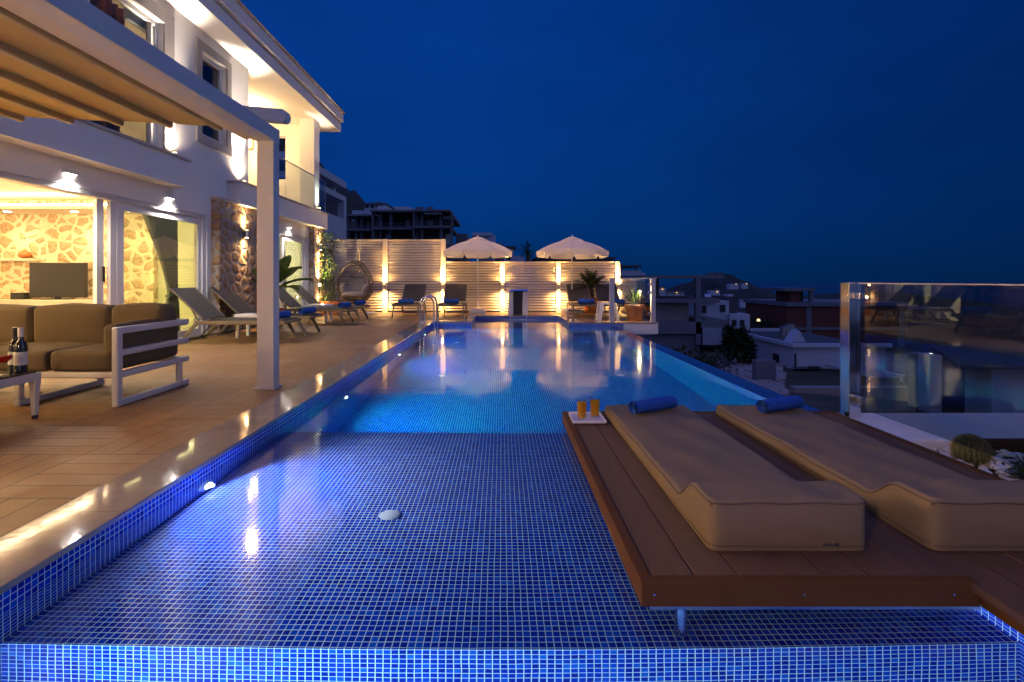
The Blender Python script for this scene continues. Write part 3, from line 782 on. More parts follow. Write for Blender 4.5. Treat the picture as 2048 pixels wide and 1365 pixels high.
# ================================================================== PERGOLA
pg = thing('pergola', 'white metal pergola with a beige retractable fabric roof', 'pergola', (-2.1, 4.6, 0))
MB().box(-2.17, -2.03, -.9, 4.69, 2.218, 2.341).build('beam', m_white, pg, bevel=.004)
MB().box(-2.235, -2.171, -.9, 4.66, 2.235, 2.31).box(-2.33, -2.242, -.9, 4.64, 2.245, 2.31).build('gutter', m_slat, pg, bevel=.004)
for y in (4.57, -.75):
    c_ = MB().box(-2.185, -2.035, y, y + .12, .012, 2.217).build('post', m_white, pg, bevel=.005)
    MB().box(-2.205, -2.015, y - .02, y + .14, -.003, .012).build('base_plate', m_white, c_, bevel=.003)
for y0 in (4.60, -.6):
    pr = [(-1.96, 2.395), (-1.935, 2.42), (-1.93, 2.455), (-1.94, 2.49), (-1.97, 2.51), (-5.155, 2.81), (-5.155, 2.69)]
    MB().prism(pr, 'y', y0, y0 + .10).build('side_rail', m_white, pg, bevel=.006)
bars = [(-2.47 - .435 * k, 2.318 + .020 * k) for k in range(7)]
for x, z in bars:
    MB().box(x - .026, x + .026, -.6, 4.50, z - .038, z + .022).build('fabric_bar', m_bar, pg, bevel=.012, seg=3)
fb = MB()
for (xa, za), (xb, zb) in zip(bars, bars[1:]):
    def fn(u, v, xa=xa, xb=xb, za=za, zb=zb):
        s_ = math.sin(u * PI)
        return (xa + (xb - xa) * u, -.6 + 5.09 * v, za + (zb - za) * u + .012 - .010 * s_ + .002 * math.sin(v * 40 + xa * 9) * s_)
    fb.grid(fn, 13, 40)
fb.grid(lambda u, v: (-2.335 + (-2.47 + 2.335) * u, -.6 + 5.09 * v, 2.305 + .025 * u - .02 * math.sin(u * PI)), 5, 20)
fb.build('fabric_roof', m_awning, pg, smooth=True)
# lamps under the awning (house-side LED line) are the door lamps and the lit living room with its added lamps

# ================================================================== DECK FURNITURE: SOFA AND COFFEE TABLE
sofa = thing('sofa', 'white metal frame corner sofa with taupe cushions', 'sofa', (-3.6, 4.35, 0))
XA0, XA1 = -2.975, -2.925
fr_ = MB()
for z0, z1 in ((.0, .05), (.215, .265), (.385, .435), (.555, .61)):
    fr_.box(XA0, XA1, 3.91, 4.80, z0, z1)
fr_.box(XA0 + .001, XA1 + .001, 3.90, 3.96, 0, .611).box(XA0 + .003, XA1 - .003, 4.66, 4.71, .03, .24)
fr_.box(-5.0, XA0, 3.93, 3.98, .215, .265).box(-5.0, XA0, 4.74, 4.79, .215, .265).box(-5.0, XA0, 4.74, 4.79, .385, .435).box(-5.0, XA0, 4.74, 4.79, .555, .61)
fr_.box(-3.75, -3.70, 3.93, 4.78, 0, .05).box(-3.75, -3.70, 3.93, 3.98, .05, .214).box(-3.75, -3.70, 4.73, 4.78, .05, .214)
fr_.build('frame', m_white, sofa, bevel=.012, seg=3)
for i, (a, b) in enumerate(((-3.47, -2.99), (-4.16, -3.48), (-4.86, -4.17))):
    MB().rbox(a, b, 3.92, 4.62, .268, .425, .035, .014, 10, i, .003).build('seat_cushion', m_taupe, sofa, True)
for i, (a, b) in enumerate(((-3.46, -3.0), (-4.15, -3.475), (-4.86, -4.165))):
    MB().rbox(a, b, 4.52, 4.73, .40, .745 - .006 * i, .045, .022, 10, i + 5, .003).build('back_cushion', m_taupe, sofa, True)
MB().rbox(-3.10, -2.98, 3.965, 4.74, .272, .625, .04, .010, 8, 9, .002).build('side_cushion', m_taupe, sofa, True)

ct = thing('coffee_table', 'low white coffee table with a dark glass top', 'coffee table', (-3.7, 3.2, 0))
MB().box(-4.05, -3.285, 2.65, 3.62, .318, .332).build('top', m_tv, ct, bevel=.003)
MB().box(-4.07, -3.27, 2.63, 2.66, .262, .317).box(-4.07, -3.27, 3.61, 3.64, .262, .317).box(-4.07, -4.04, 2.66, 3.61, .262, .317).box(-3.30, -3.27, 2.66, 3.61, .262, .317).build('apron', m_white, ct, bevel=.004)
for x in (-4.045, -3.295):
    for y in (2.655, 3.615):
        MB().tube([(x, y, .262), (x, y, .2), (x, y, .02)], [.036, .027, .021], 4).build('leg', m_white, ct, bevel=.003)
        MB().lathe([(.018, -.004), (.018, .02)], (x, y, 0), 12).build('foot_pad', m_black, ct)
def bottle(p, lab, lx):
    t_ = thing('wine_bottle', lab, 'bottle', p, 'bottles on the coffee table')
    MB().lathe([(.03, 0), (.037, .006), (.037, .17), (.033, .195), (.016, .225), (.014, .29), (.0155, .292), (.0155, .305), (.012, .306)], p, 24).build('body', m_wine, t_, True)
    MB().lathe([(.0374, .05), (.0374, .14)], p, 24, False).build('paper_label', m_label, t_, True)
    MB().lathe([(.0163, .245), (.0163, .30), (.0165, .308), (.003, .309)], p, 18).build('capsule', m_label if lx else m_black, t_, True)
bottle((-3.352, 3.57, .332), 'dark wine bottle with a pale neck band, nearest the table end', 1)
bottle((-3.42, 3.60, .332), 'dark wine bottle mostly behind the banded bottle', 0)
t_ = thing('cocktail_glass', 'stemmed glass of red drink on the coffee table', 'glass', (-3.345, 3.44, .332))
gp = (-3.345, 3.44, .332)
MB().lathe([(.036, 0), (.034, .004), (.005, .01), (.005, .075), (.02, .085), (.045, .11), (.05, .15), (.052, .165)], gp, 24, False).build('glass_body', m_glass, t_, True)
MB().lathe([(.018, .088), (.043, .112), (.046, .132), (.004, .132)], gp, 24).build('drink', m_redw, t_, True)

# ================================================================== SUN LOUNGERS
def make_lounger(lab):
    t_ = thing('sun_lounger', lab, 'sun lounger', (0, 0, 0), 'sun loungers around the pool deck')
    f_ = MB()
    for y in (-.315, .315):
        f_.box(-.12, 1.25, y - .016, y + .016, .285, .345)
    f_.box(1.22, 1.25, -.299, .299, .290, .335).box(-.10, -.07, -.299, .299, .290, .335)
    f_.build('frame', m_lframe, t_, bevel=.008)
    for y in (-.325, .325):
        MB().bar((1.02, y, .31), (1.19, y, 0), .03, .05, (1, 0, 0)).build('leg', m_lframe, t_, bevel=.006)
        MB().bar((-.08, y, .32), (-.36, y, 0), .03, .05, (1, 0, 0)).build('leg', m_lframe, t_, bevel=.006)
    MB().tube([(-.35, -.32, .025), (-.35, .32, .025)], .014, 8).tube([(-.05, -.32, .10), (-.05, .32, .10)], .011, 8).tube([(-.05, -.3, .10), (-.33, -.3, .05)], .009, 6).tube([(-.05, .3, .10), (-.33, .3, .05)], .009, 6).tube([(-.05, -.3, .10), (.12, -.3, .29)], .009, 6).tube([(-.05, .3, .10), (.12, .3, .29)], .009, 6).build('brace', m_darkmet, t_, True)
    MB().grid(lambda u, v: (0 + 1.22 * v, -.29 + .58 * u, .352 - .012 * math.sin(u * PI)), 9, 8).grid(lambda u, v: (0 + 1.22 * v, -.29 + .58 * u, .343 - .012 * math.sin(u * PI)), 9, 8).build('seat_sling', m_sling, t_, True)
    bk = MB().box(0, .70, -.30, .30, -.008, .008)
    ca, sa = math.cos(R(137)), math.sin(R(137))
    bk.v = [(x * ca - z * sa, y, x * sa + z * ca + .365) for x, y, z in bk.v]
    b_ = bk.build('backrest', m_sling, t_, bevel=.004)
    for y0 in (-.322, .296):
        rl = MB().box(0, .70, y0, y0 + .026, -.014, .014)
        rl.v = [(x * ca - z * sa, y, x * sa + z * ca + .365) for x, y, z in rl.v]
        rl.build('back_rail', m_lframe, b_, bevel=.006)
    MB().tube([(-.33, -.2, .65), (-.12, -.2, .31)], .010, 6).tube([(-.33, .2, .65), (-.12, .2, .31)], .010, 6).build('back_prop', m_darkmet, t_, True)
    return t_
L0 = make_lounger('grey sling sun lounger nearest the sofa, partly behind the pergola post')
L0.location = (-4.58, 8.17, 0)
place_copy(L0, (-4.60, 9.28, 0), 0, 'grey sling sun lounger in front of the stone pillar, past the first white side table')
place_copy(L0, (-4.58, 11.42, 0), 0, 'grey sling sun lounger in front of the door with the green curtain')
place_copy(L0, (-4.55, 12.55, 0), 0, 'grey sling sun lounger beside the terracotta trough')
place_copy(L0, (-2.50, 14.42, 0), -PI / 2, 'grey sling sun lounger against the tall fence between two lamps')
place_copy(L0, (-1.32, 14.42, 0), -PI / 2, 'grey sling sun lounger just left of the umbrella pole at the fence')
place_copy(L0, (2.20, 14.42, 0), -PI / 2, 'grey sling sun lounger beside the second umbrella pole, left of the palm')
place_copy(L0, (3.02, 14.42, 0), -PI / 2, 'grey sling sun lounger behind the white stool and the palm pot')

def towel(c, axis, r, L, lab, grp):
    c = Vector(c); ax = Vector(axis).normalized(); u = Vector((0, 0, 1)); w = ax.cross(u).normalized()
    t_ = MB(); n = 64
    def prof(k):   # spiral outline of the roll
        a = k / n * 2 * PI * 3.2
        rr = r * (.32 + .68 * k / n) * (1 + .03 * math.sin(a * 3 + L * 9))
        return a, rr
    # outer roll
    pts = []
    for i in range(15):
        s_ = i / 14
        pts.append((c + ax * (s_ - .5) * L, r * (1 + .04 * math.sin(s_ * 9 + r * 200)) * (.93 if i in (0, 14) else 1)))
    vs = []; m = 24
    for p, rr in pts:
        for k in range(m):
            a = 2 * PI * k / m
            sq = rr * (1 - .12 * max(0, -math.sin(a)))
            vs.append(p + w * math.cos(a) * sq * 1.06 + u * math.sin(a) * sq)
    fs = [(i * m + k, i * m + (k + 1) % m, (i + 1) * m + (k + 1) % m, (i + 1) * m + k) for i in range(14) for k in range(m)]
    t_.add(vs, fs)
    # rolled ends: spiral ridges
    for sg in (-1, 1):
        e = c + ax * sg * L / 2
        vs = []; fs = []
        for k in range(n + 1):
            a, rr = prof(k)
            rr = min(rr, r * .97)
            for dr, dz in ((-.11 * r, -.010), (0, .003)):
                vs.append(e + ax * sg * dz + w * math.cos(a) * (rr + dr) + u * math.sin(a) * (rr + dr) * .93)
        fs = [(2 * k, 2 * k + 1, 2 * k + 3, 2 * k + 2) for k in range(n)]
        t_.add(vs, fs)
        t_.add([e - ax * sg * .012 + w * math.cos(a) * r * .95 + u * math.sin(a) * r * .9 for a in [2 * PI * k / 20 for k in range(20)]], [tuple(range(20))])
    o = t_.build('rolled_towel', m_towel, None, True)
    return tag(o, lab, 'towel', grp)
TG = 'rolled blue towels'
for x, y, lab in ((-3.52, 8.17, 'blue rolled towel on the lounger nearest the sofa'), (-3.52, 9.28, 'blue rolled towel on the lounger in front of the stone pillar'), (-3.50, 11.42, 'blue rolled towel on the lounger in front of the green curtain door'), (-3.47, 12.55, 'blue rolled towel on the lounger beside the terracotta trough')):
    towel((x, y, .41), (.18, 1, 0), .062, .40, lab, TG)
for x, lab in ((-2.50, 'blue rolled towel on the lounger against the tall fence'), (-1.32, 'blue rolled towel on the lounger left of the umbrella pole'), (2.22, 'blue rolled towel on the lounger by the second umbrella pole'), (3.02, 'blue rolled towel on the lounger behind the white stool')):
    towel((x, 13.42, .41), (1, .06, 0), .062, .40, lab, TG)

def side_table(y, x, lab):
    t_ = thing('side_table', lab, 'side table', (x, y, 0), 'white side tables between the loungers')
    MB().box(x - .25, x + .25, y - .22, y + .22, .34, .40).build('top', m_porc, t_, bevel=.015, seg=3)
    for sx in (-1, 1):
        for sy in (-1, 1):
            a = x + sx * .19; b = y + sy * .16
            MB().tube([(a, b, .34), (a + sx * .02, b + sy * .02, 0)], [.05, .035], 4).build('leg', m_porc, t_, bevel=.006)
side_table(8.73, -4.2, 'white side table between the two loungers nearest the sofa')
side_table(11.98, -4.25, 'white side table between the two loungers near the fence')
st = thing('stool', 'white moulded stool by the glass rail post', 'stool', (2.50, 12.15, 0))
MB().box(2.30, 2.70, 11.95, 12.35, .39, .43).build('seat', m_porc, st, bevel=.02, seg=3)
for sx in (-1, 1):
    for sy in (-1, 1):
        MB().tube([(2.5 + sx * .15, 12.15 + sy * .15, .40), (2.5 + sx * .18, 12.15 + sy * .18, .2), (2.5 + sx * .215, 12.15 + sy * .215, -.003)], [.065, .05, .045], 4).build('leg', m_porc, st, bevel=.01)

# ================================================================== SLATTED FENCE WITH LAMPS
FY = 15.42
tf = thing('tall_fence', 'tall cream horizontal slat fence behind the egg chair', 'fence', (-3.5, FY, 0))
lf = thing('low_fence', 'lower cream horizontal slat fence behind the fountain and umbrellas', 'fence', (.9, FY, 0))
def panel(root, x0, x1, z1):
    s_ = MB(); p_ = .080; z = .05
    while z + .045 < z1:
        s_.bar((x0, FY + .02, z + .028), (x1, FY + .02, z + .028), .009, .066, (0, .5, 1)); z += p_
    s_.box(x0, x1, FY - .005, FY + .04, z1 - .04, z1)
    s_.build('slat_panel', m_slat, root)
def post(root, x, z1, w=.15):
    MB().box(x - w / 2, x + w / 2, FY - .04, FY + .06, -.003, z1 + .006).build('post', m_slat, root, bevel=.004)
for a, b in ((-5.5, -3.575), (-3.425, -1.83)): panel(tf, a, b, 2.19)
for x in (-3.5, -1.755): post(tf, x, 2.19)
for a, b in ((-1.675, -.045), (.105, 1.635), (1.785, 3.42)): panel(lf, a, b, 1.52)
for x in (.03, 1.71, 3.49): post(lf, x, 1.52, .14)
FL = ((-3.5, 'up and down lamp on the fence post beside the egg chair'), (-1.755, 'up and down lamp on the fence post where the tall fence ends'), (.03, 'up and down lamp on the fence post just left of the fountain'), (1.71, 'up and down lamp on the fence post between the fountain and the palm'), (3.49, 'up and down lamp on the end post of the low fence behind the glass rail'))
for x, lab in FL:
    sconce((x, FY - .041, .76), (0, -1, 0), lab, 'lamps on the fence posts', 30, (1, .56, .19), 'fence_lamp', m_slat, .12)
sf = thing('side_fence', 'short slat screen along the edge of the deck behind the glass rail', 'fence', (3.55, 14.6, 0))
s_ = MB(); z = .06
while z < 1.0:
    s_.box(3.54, 3.56, 13.6, 15.3, z, z + .05); z += .068
s_.build('slat_panel', m_slat, sf)

# ================================================================== UMBRELLAS
def make_umbrella(lab):
    t_ = thing('umbrella', lab, 'umbrella', (0, 0, 0), 'cream parasols in front of the fence')
    MB().tube([(0, 0, .1), (0, 0, 2.20)], .019, 14).build('pole', m_white, t_, True)
    MB().box(-.235, .235, -.235, .235, -.003, .10).box(-.2, .2, -.2, .2, .10, .14).tube([(0, 0, .14), (0, 0, .34)], .03, 12).build('base', m_porc, t_, bevel=.015, seg=3)
    Rr, n = 1.03, 8; cp = MB(); va = MB()
    def ring(r, z, sag=0): return [(r * math.cos(2 * PI * (k + .5) / n), r * math.sin(2 * PI * (k + .5) / n), z) for k in range(n)]
    def canopy_pt(k, u, t):  # panel k, across u, out t
        a0, a1 = 2 * PI * (k + .5) / n, 2 * PI * (k + 1.5) / n
        r = .30 + (Rr - .30) * t
        p0 = Vector((r * math.cos(a0), r * math.sin(a0), 0)); p1 = Vector((r * math.cos(a1), r * math.sin(a1), 0))
        p = p0.lerp(p1, u); p.z = 2.10 - .30 * t + .035 * math.sin(t * PI) - .012 * math.sin(u * PI) * t * t
        return p
    for k in range(n):
        cp.grid(lambda u, t, k=k: canopy_pt(k, u, t), 9, 7)
        def vf(u, v, k=k):
            p = canopy_pt(k, u, 1.0); e = min(1, min(u, 1 - u) / .07); e = math.sqrt(max(0, 1 - (1 - e) ** 2))
            return p + Vector((p.x * .015, p.y * .015, -.155 * v * (.35 + .65 * e)))
        va.grid(vf, 13, 4)
    cap = MB()
    for k in range(n):
        a0, a1 = 2 * PI * (k + .5) / n, 2 * PI * (k + 1.5) / n
        cap.grid(lambda u, t: Vector((.0, 0, 0)).lerp(Vector((.34 * math.cos(a0), .34 * math.sin(a0), 0)).lerp(Vector((.34 * math.cos(a1), .34 * math.sin(a1), 0)), u), .06 + .94 * t) + Vector((0, 0, 2.235 - .10 * t - .03 * t * t)), 4, 5)
    c_ = cp.build('canopy', m_canopy, t_, True)
    va.build('valance', m_canopy, c_, True); cap.build('vent_cap', m_canopy, c_, True)
    MB().lathe([(.02, 2.19), (.026, 2.24), (.012, 2.262), (.02, 2.28), (.004, 2.30)], (0, 0, 0), 12).build('finial', m_porc, t_, True)
    for k in range(n):
        a = 2 * PI * (k + .5) / n
        MB().tube([(.02 * math.cos(a), .02 * math.sin(a), 2.17), (Rr * math.cos(a), Rr * math.sin(a), 1.785)], .007, 6).tube([(.02 * math.cos(a), .02 * math.sin(a), 1.72), (.55 * math.cos(a), .55 * math.sin(a), 1.965)], .006, 6).build('rib', m_white, t_, True)
    return t_
U0 = make_umbrella('cream octagonal parasol between the loungers and the fountain')
U0.location = (-.69, 14.85, 0); U0.rotation_euler = (0, 0, R(3))
place_copy(U0, (2.02, 14.75, 0), R(11), 'cream octagonal parasol right of the fountain, near the palm').rotation_euler = (R(-1.5), R(1), R(11))

# ================================================================== FOUNTAIN
fo = thing('fountain', 'steel waterfall fountain on pale legs at the head of the pool', 'fountain', (.47, 14.3, 0))
for x0, x1, sx in ((.18, .33, -1), (.58, .74, 1)):
    MB().prism([(x0, -.003), (x1, -.003), (x1 - .02 * sx - .02, .66), (x0 + .03 if sx < 0 else x0 + .02, .66)], 'y', 14.24, 14.62).build('pedestal', m_porc, fo, bevel=.02, seg=3)
def blade(u, v):
    a = v
    y = 14.66 - .62 * a; z = .70 + .055 * math.sin(a * PI * .9) - .05 * a * a
    return (.17 + .58 * u + (.5 - u) * .05 * a, y, z)
b_ = MB().grid(blade, 6, 14).grid(lambda u, v: tuple(Vector(blade(u, v)) - Vector((0, 0, .018))), 6, 14); b_.box(.19, .73, 14.20, 14.60, .655, .69)
b_.build('blade', m_steel, fo, True)
MB().box(.30, .62, 14.40, 14.42, .0, .66).build('back_panel', m_darkmet, fo)
def sheet(u, v):
    t = v
    return (.195 + .53 * u + (.5 - u) * .10 * t * t, 14.03 - .22 * math.sqrt(t) * .9, .69 - .79 * t)
ws = glass('water_sheet', (.95, .97, 1), 1.0)
MB().grid(sheet, 12, 16).build('water_sheet', ws, fo, True)
m_foam = paint('water_foam', (.72, .74, .76), .5, var=.2, scale=14, bump=.3)
m_spray = canvas('white_water', (.75, .78, .82), .3)
tt = m_spray.node_tree; mxs = tt.nodes.new('ShaderNodeMixShader'); trs = tt.nodes.new('ShaderNodeBsdfTransparent'); om = [n for n in tt.nodes if n.type == 'OUTPUT_MATERIAL'][0]
src = om.inputs[0].links[0].from_socket; nzs = tt.nodes.new('ShaderNodeTexNoise'); nzs.inputs['Scale'].default_value = 9; rps = tt.nodes.new('ShaderNodeMapRange'); tt.links.new(nzs.outputs['Fac'], rps.inputs['Value']); rps.inputs['From Min'].default_value = .35; rps.inputs['From Max'].default_value = .8; rps.inputs['To Min'].default_value = 0; rps.inputs['To Max'].default_value = .75
tt.links.new(rps.outputs[0], mxs.inputs[0]); tt.links.new(trs.outputs[0], mxs.inputs[1]); tt.links.new(src, mxs.inputs[2]); tt.links.new(mxs.outputs[0], om.inputs[0])
MB().grid(lambda u, v: (.46 + (.10 + .52 * v) * (1 + .12 * math.sin(u * 31) + .08 * math.sin(u * 57 + 1)) * math.cos(2 * PI * u), 13.62 + (.04 + .26 * v) * math.sin(2 * PI * u), WZ + .004 + .022 * (1 - v) * (1 + .4 * math.sin(u * 44 + v * 9))), 60, 8, True).build('foam_patch', m_spray, fo, True)
tx = MB()
for u in (.01, .99): tx.tube([Vector(sheet(u, k / 10)) for k in range(11)], [.004 + .003 * (k / 10) for k in range(11)], 6)
tx.build('water_strand', m_foam, fo, True)

# ================================================================== POOL LADDER
ld = thing('pool_ladder', 'polished steel pool ladder with two arched handrails', 'pool ladder', (-1.7, 11.55, 0))
for y in (11.28, 11.80):
    pts = [(-1.79, y, -.003), (-1.79, y, .40)] + [(-1.64 - .15 * math.cos(a), y, .44 + .16 * math.sin(a)) for a in [k * PI / 10 for k in range(11)]] + [(-1.49, y, .38), (-1.49, y, -.35), (-1.52, y, -1.15)]
    h_ = MB().tube(pts, .021, 14).build('handrail', m_steel, ld, True)
    MB().lathe([(.045, 0), (.045, .012), (.024, .022)], (-1.79, y, 0), 20).build('flange', m_steel, h_, True)
for z in (-.35, -.62, -.89): MB().box(-1.545, -1.46, 11.28, 11.80, z - .012, z + .012).build('step', m_steelb, ld, bevel=.004)

# ================================================================== EGG CHAIR
ec = thing('egg_chair', 'hanging wicker egg chair with grey cushions on a curved pole', 'chair', (-4.15, 14.55, 0))
cx, cy, cz, ez, ex = -4.15, 14.55, .91, .62, .49
def egg(th, ph):   # th 0 top .. pi bottom, ph around
    w_ = math.sin(th) * (1 - .20 * math.cos(th))
    return Vector((cx + ex * w_ * math.cos(ph), cy + .42 * w_ * math.sin(ph), cz + ez * math.cos(th)))
def inopen(p):   # front opening
    return p.y < cy - .02 and ((p.x - cx) / (ex * .86)) ** 2 + ((p.z - cz + .03) / (ez * .84)) ** 2 < 1
lat = MB()
def strands(fn, n, r):
    run = []
    for k in range(n + 1):
        p = fn(k / n)
        if inopen(p):
            if len(run) > 1: lat.tube(run, r, 5)
            run = []
        else: run.append(p)
    if len(run) > 1: lat.tube(run, r, 5)
for k in range(26): strands(lambda u, k=k: egg(.02 + u * (PI - .04), 2 * PI * k / 26), 30, .008)
for k in range(1, 13): strands(lambda u, k=k: egg(PI * k / 14 * .98, u * 2 * PI), 64, .008)
for k in range(9): strands(lambda u, k=k: egg(PI * (.66 + .035 * k), u * 2 * PI), 64, .016)
lat.build('basket', m_wicker, ec, True)
rim = [Vector((cx + ex * .90 * (1 + .17 * -math.sin(a)) * math.cos(a), 0, cz - .03 + ez * .88 * math.sin(a))) for a in [2 * PI * k / 48 for k in range(48)]]
for p in rim:
    dx = (p.x - cx) / ex; p.y = cy - .42 * math.sqrt(max(.03, 1 - min(1, dx * dx + ((p.z - cz) / ez) ** 2) * .97)) * .75 - .03
MB().tube(rim, .026, 10, True).build('rim', m_wicker, ec, True)
MB().rbox(cx - .33, cx + .33, cy - .30, cy + .25, cz - .42, cz - .28, .06, .03, 8, 1).build('seat_cushion', m_gcush, ec, True)
b_ = MB().rbox(-.26, .26, -.07, .07, -.22, .22, .06, .03, 8, 2); b_.v = [(cx + x, cy + .12 + y + z * .35, cz - .10 + z) for x, y, z in b_.v]; b_.build('back_cushion', m_gcush, ec, True)
for sg in (-1, 1):
    b_ = MB().rbox(-.09, .09, -.18, .18, -.13, .13, .06, .03, 6, 3); b_.v = [(cx + sg * (.31 + .25 * z) + x, cy - .02 + y, cz - .2 + z) for x, y, z in b_.v]; b_.build('side_cushion', m_gcush, ec, True)
MB().rbox(cx - .22, cx + .22, cy + .15, cy + .27, cz + .10, cz + .24, .05, .02, 6, 4).build('head_cushion', m_gcush, ec, True)
MB().tube([(cx - .06, cy + .58, 0), (cx - .06, cy + .60, .8), (cx - .05, cy + .56, 1.45), (cx - .02, cy + .40, 1.80), (cx + .0, cy + .16, 1.90), (cx + .06, cy + .02, 1.86)], .024, 12).tube([(cx + .06, cy + .02, 1.86), (cx + .03, cy, 1.62), (cx, cy, 1.47)], .008, 8).build('stand', m_slat, ec, True)
MB().tube([(cx + .1 + .50 * math.cos(a), cy + .12 + .46 * math.sin(a), .018) for a in [2 * PI * k / 32 for k in range(32)]], .02, 8, True).build('base_ring', m_slat, ec, True)
tag(MB().lathe([(.16, -.003), (.16, .03), (.12, .05), (.02, .055)], (-3.72, 14.6, 0), 20).build('floor_lamp_base', m_porc, smooth=True), 'low white disc on the deck beside the egg chair', 'disc')

# ================================================================== PLANTS
def trough(x0, x1, y0, y1, h, root):
    MB().prism([(x0 + .04, -.003), (x1 - .04, -.003), (x1, h), (x0, h)], 'y', y0, y1).build('pot', m_terra, root, bevel=.01)
    MB().box(x0 - .02, x1 + .02, y0 - .02, y1 + .02, h - .05, h + .01).build('pot_rim', m_terra, root, bevel=.01)
pl = thing('climbing_plant', 'tall leafy climber in a terracotta trough at the corner of the fence', 'plant', (-4.83, 14.25, 0))
trough(-5.12, -4.50, 14.05, 14.42, .36, pl)
rnd = random.Random(11); lv = MB(); stv = MB()
for k in range(5):
    x = -4.95 + .07 * k; y = 14.26; p = []
    for i in range(12):
        z = .33 + i * .165
        p.append((x + .06 * math.sin(i * 1.1 + k * 2), y + .06 * math.cos(i * .9 + k), z))
    stv.tube(p, .008, 6)
for i in range(1100):
    z = .36 + 1.95 * rnd.random() ** .9; a = rnd.uniform(0, 2 * PI)
    rad = (.17 + .12 * math.sin(z * 5 + 1) ** 2 + (.10 if 1.85 < z < 2.2 else 0)) * math.sqrt(rnd.random())
    if z < .9 and rnd.random() < .35: rad *= 1.3
    p = Vector((-4.83 + rad * math.cos(a), 14.24 + rad * math.sin(a), z))
    lv.leaf(p, (math.cos(a), math.sin(a), rnd.uniform(-.9, .5)), (0, 0, 1), rnd.uniform(.06, .11), rnd.uniform(.035, .055), .2)
lv.build('foliage', m_leaf, pl); stv.build('stem', m_bark, pl, True)
gs = thing('garden_spot', 'small glowing spot lamp in the trough below the climber', 'lamp', (-4.98, 14.02, .36))
MB().lathe([(.010, .36), (.010, .74), (.03, .75), (.034, .80)], (-4.98, 14.02, 0), 14).build('spike', m_darkmet, gs, True)
MB().lathe([(.03, .801), (.03, .86), (.01, .87)], (-4.98, 14.02, 0), 14).build('lens', e_warm, gs, True)
lamp('SPOT', (-4.90, 13.85, .92), 40, (1, .74, .36), .02, (.12, .42, 1), 110, .9)
lamp('POINT', (-4.9, 14.0, .5), 2.2, WARM, .03)

bn = thing('banana_plant', 'broad leaved banana plant against the stone pillar', 'plant', (-4.72, 10.55, 0))
MB().lathe([(.15, 0), (.2, .04), (.24, .34), (.25, .38), (.22, .38), (.21, .35), (.01, .34)], (-4.72, 10.55, 0), 24).build('pot', m_terra, bn, True)
MB().tube([(-4.72, 10.55, .34), (-4.71, 10.55, .9)], [.06, .035], 10).build('stem', m_leaf, bn, True)
bl = MB(); rnd = random.Random(5)
for k, (az, el, L) in enumerate(((200, 38, .75), (150, 60, .8), (70, 66, 1.0), (20, 34, .75), (-20, 48, .9), (-60, 60, .8), (260, 50, .75), (110, 35, .7), (330, 20, .7))):
    az, el = R(az), R(el); d = Vector((math.cos(az) * math.cos(el), math.sin(az) * math.cos(el), math.sin(el)))
    side = d.cross(Vector((0, 0, 1))).normalized(); o0 = Vector((-4.715, 10.55, .72)); L *= 1.25
    def lf_(u, v):
        c_ = o0 + d * (L * v) - Vector((0, 0, .32 * L * v ** 2.4))
        wd = .19 * (max(0, math.sin(PI * min(1, max(0, (v - .18) / .82)) ** .75))) + .008
        return c_ + side * (u - .5) * 2 * wd + Vector((0, 0, .05 * abs(u - .5) * 2 + .012 * math.sin(v * 45 + k) * abs(u - .5)))
    bl.grid(lf_, 7, 18)
bl.build('foliage', m_leaf, bn, True)

cy_ = thing('sago_palm', 'sago palm with arching fronds in an orange pot behind the loungers', 'palm', (2.62, 15.0, 0))
MB().lathe([(.15, -.003), (.18, .03), (.23, .40), (.25, .40), (.25, .45), (.21, .45), (.20, .42), (.01, .41)], (2.62, 15.0, 0), 24).build('pot', m_terra, cy_, True)
MB().tube([(2.62, 15.0, .4), (2.62, 15.0, .72)], [.10, .085], 12).build('trunk', m_bark, cy_, True)
fr2 = MB(); rnd = random.Random(3)
for k in range(34):
    az = 2 * PI * k / 34 * 2.6 + rnd.uniform(-.2, .2); el = R(rnd.uniform(18, 82)); L = rnd.uniform(.62, .82)
    d = Vector((math.cos(az) * math.cos(el), math.sin(az) * math.cos(el) * .8, math.sin(el)))
    prev = None; pts = []
    for i in range(11):
        v = i / 10; pts.append(Vector((2.62, 15.0, .70)) + d * L * v - Vector((0, 0, .30 * v ** 2.2 * (1.1 - .5 * math.sin(el)))))
    fr2.tube(pts, [.007 * (1 - .7 * i / 10) for i in range(11)], 4)
    for i in range(3, 40):
        v = i / 40; j = min(9, int(v * 10)); f_ = v * 10 - j
        p = pts[j].lerp(pts[j + 1], f_); dd = (pts[j + 1] - pts[j]).normalized(); sd = dd.cross(Vector((0, 0, 1)))
        sd = sd.normalized() if sd.length > .01 else Vector((1, 0, 0))
        for s_ in (-1, 1):
            fr2.leaf(p, sd * s_ + dd * .7 + Vector((0, 0, .25)), (0, 0, 1), .13 * math.sin(PI * min(1, v * .85 + .12)) + .03, .014, .15)
fr2.build('frond', m_palm, cy_)

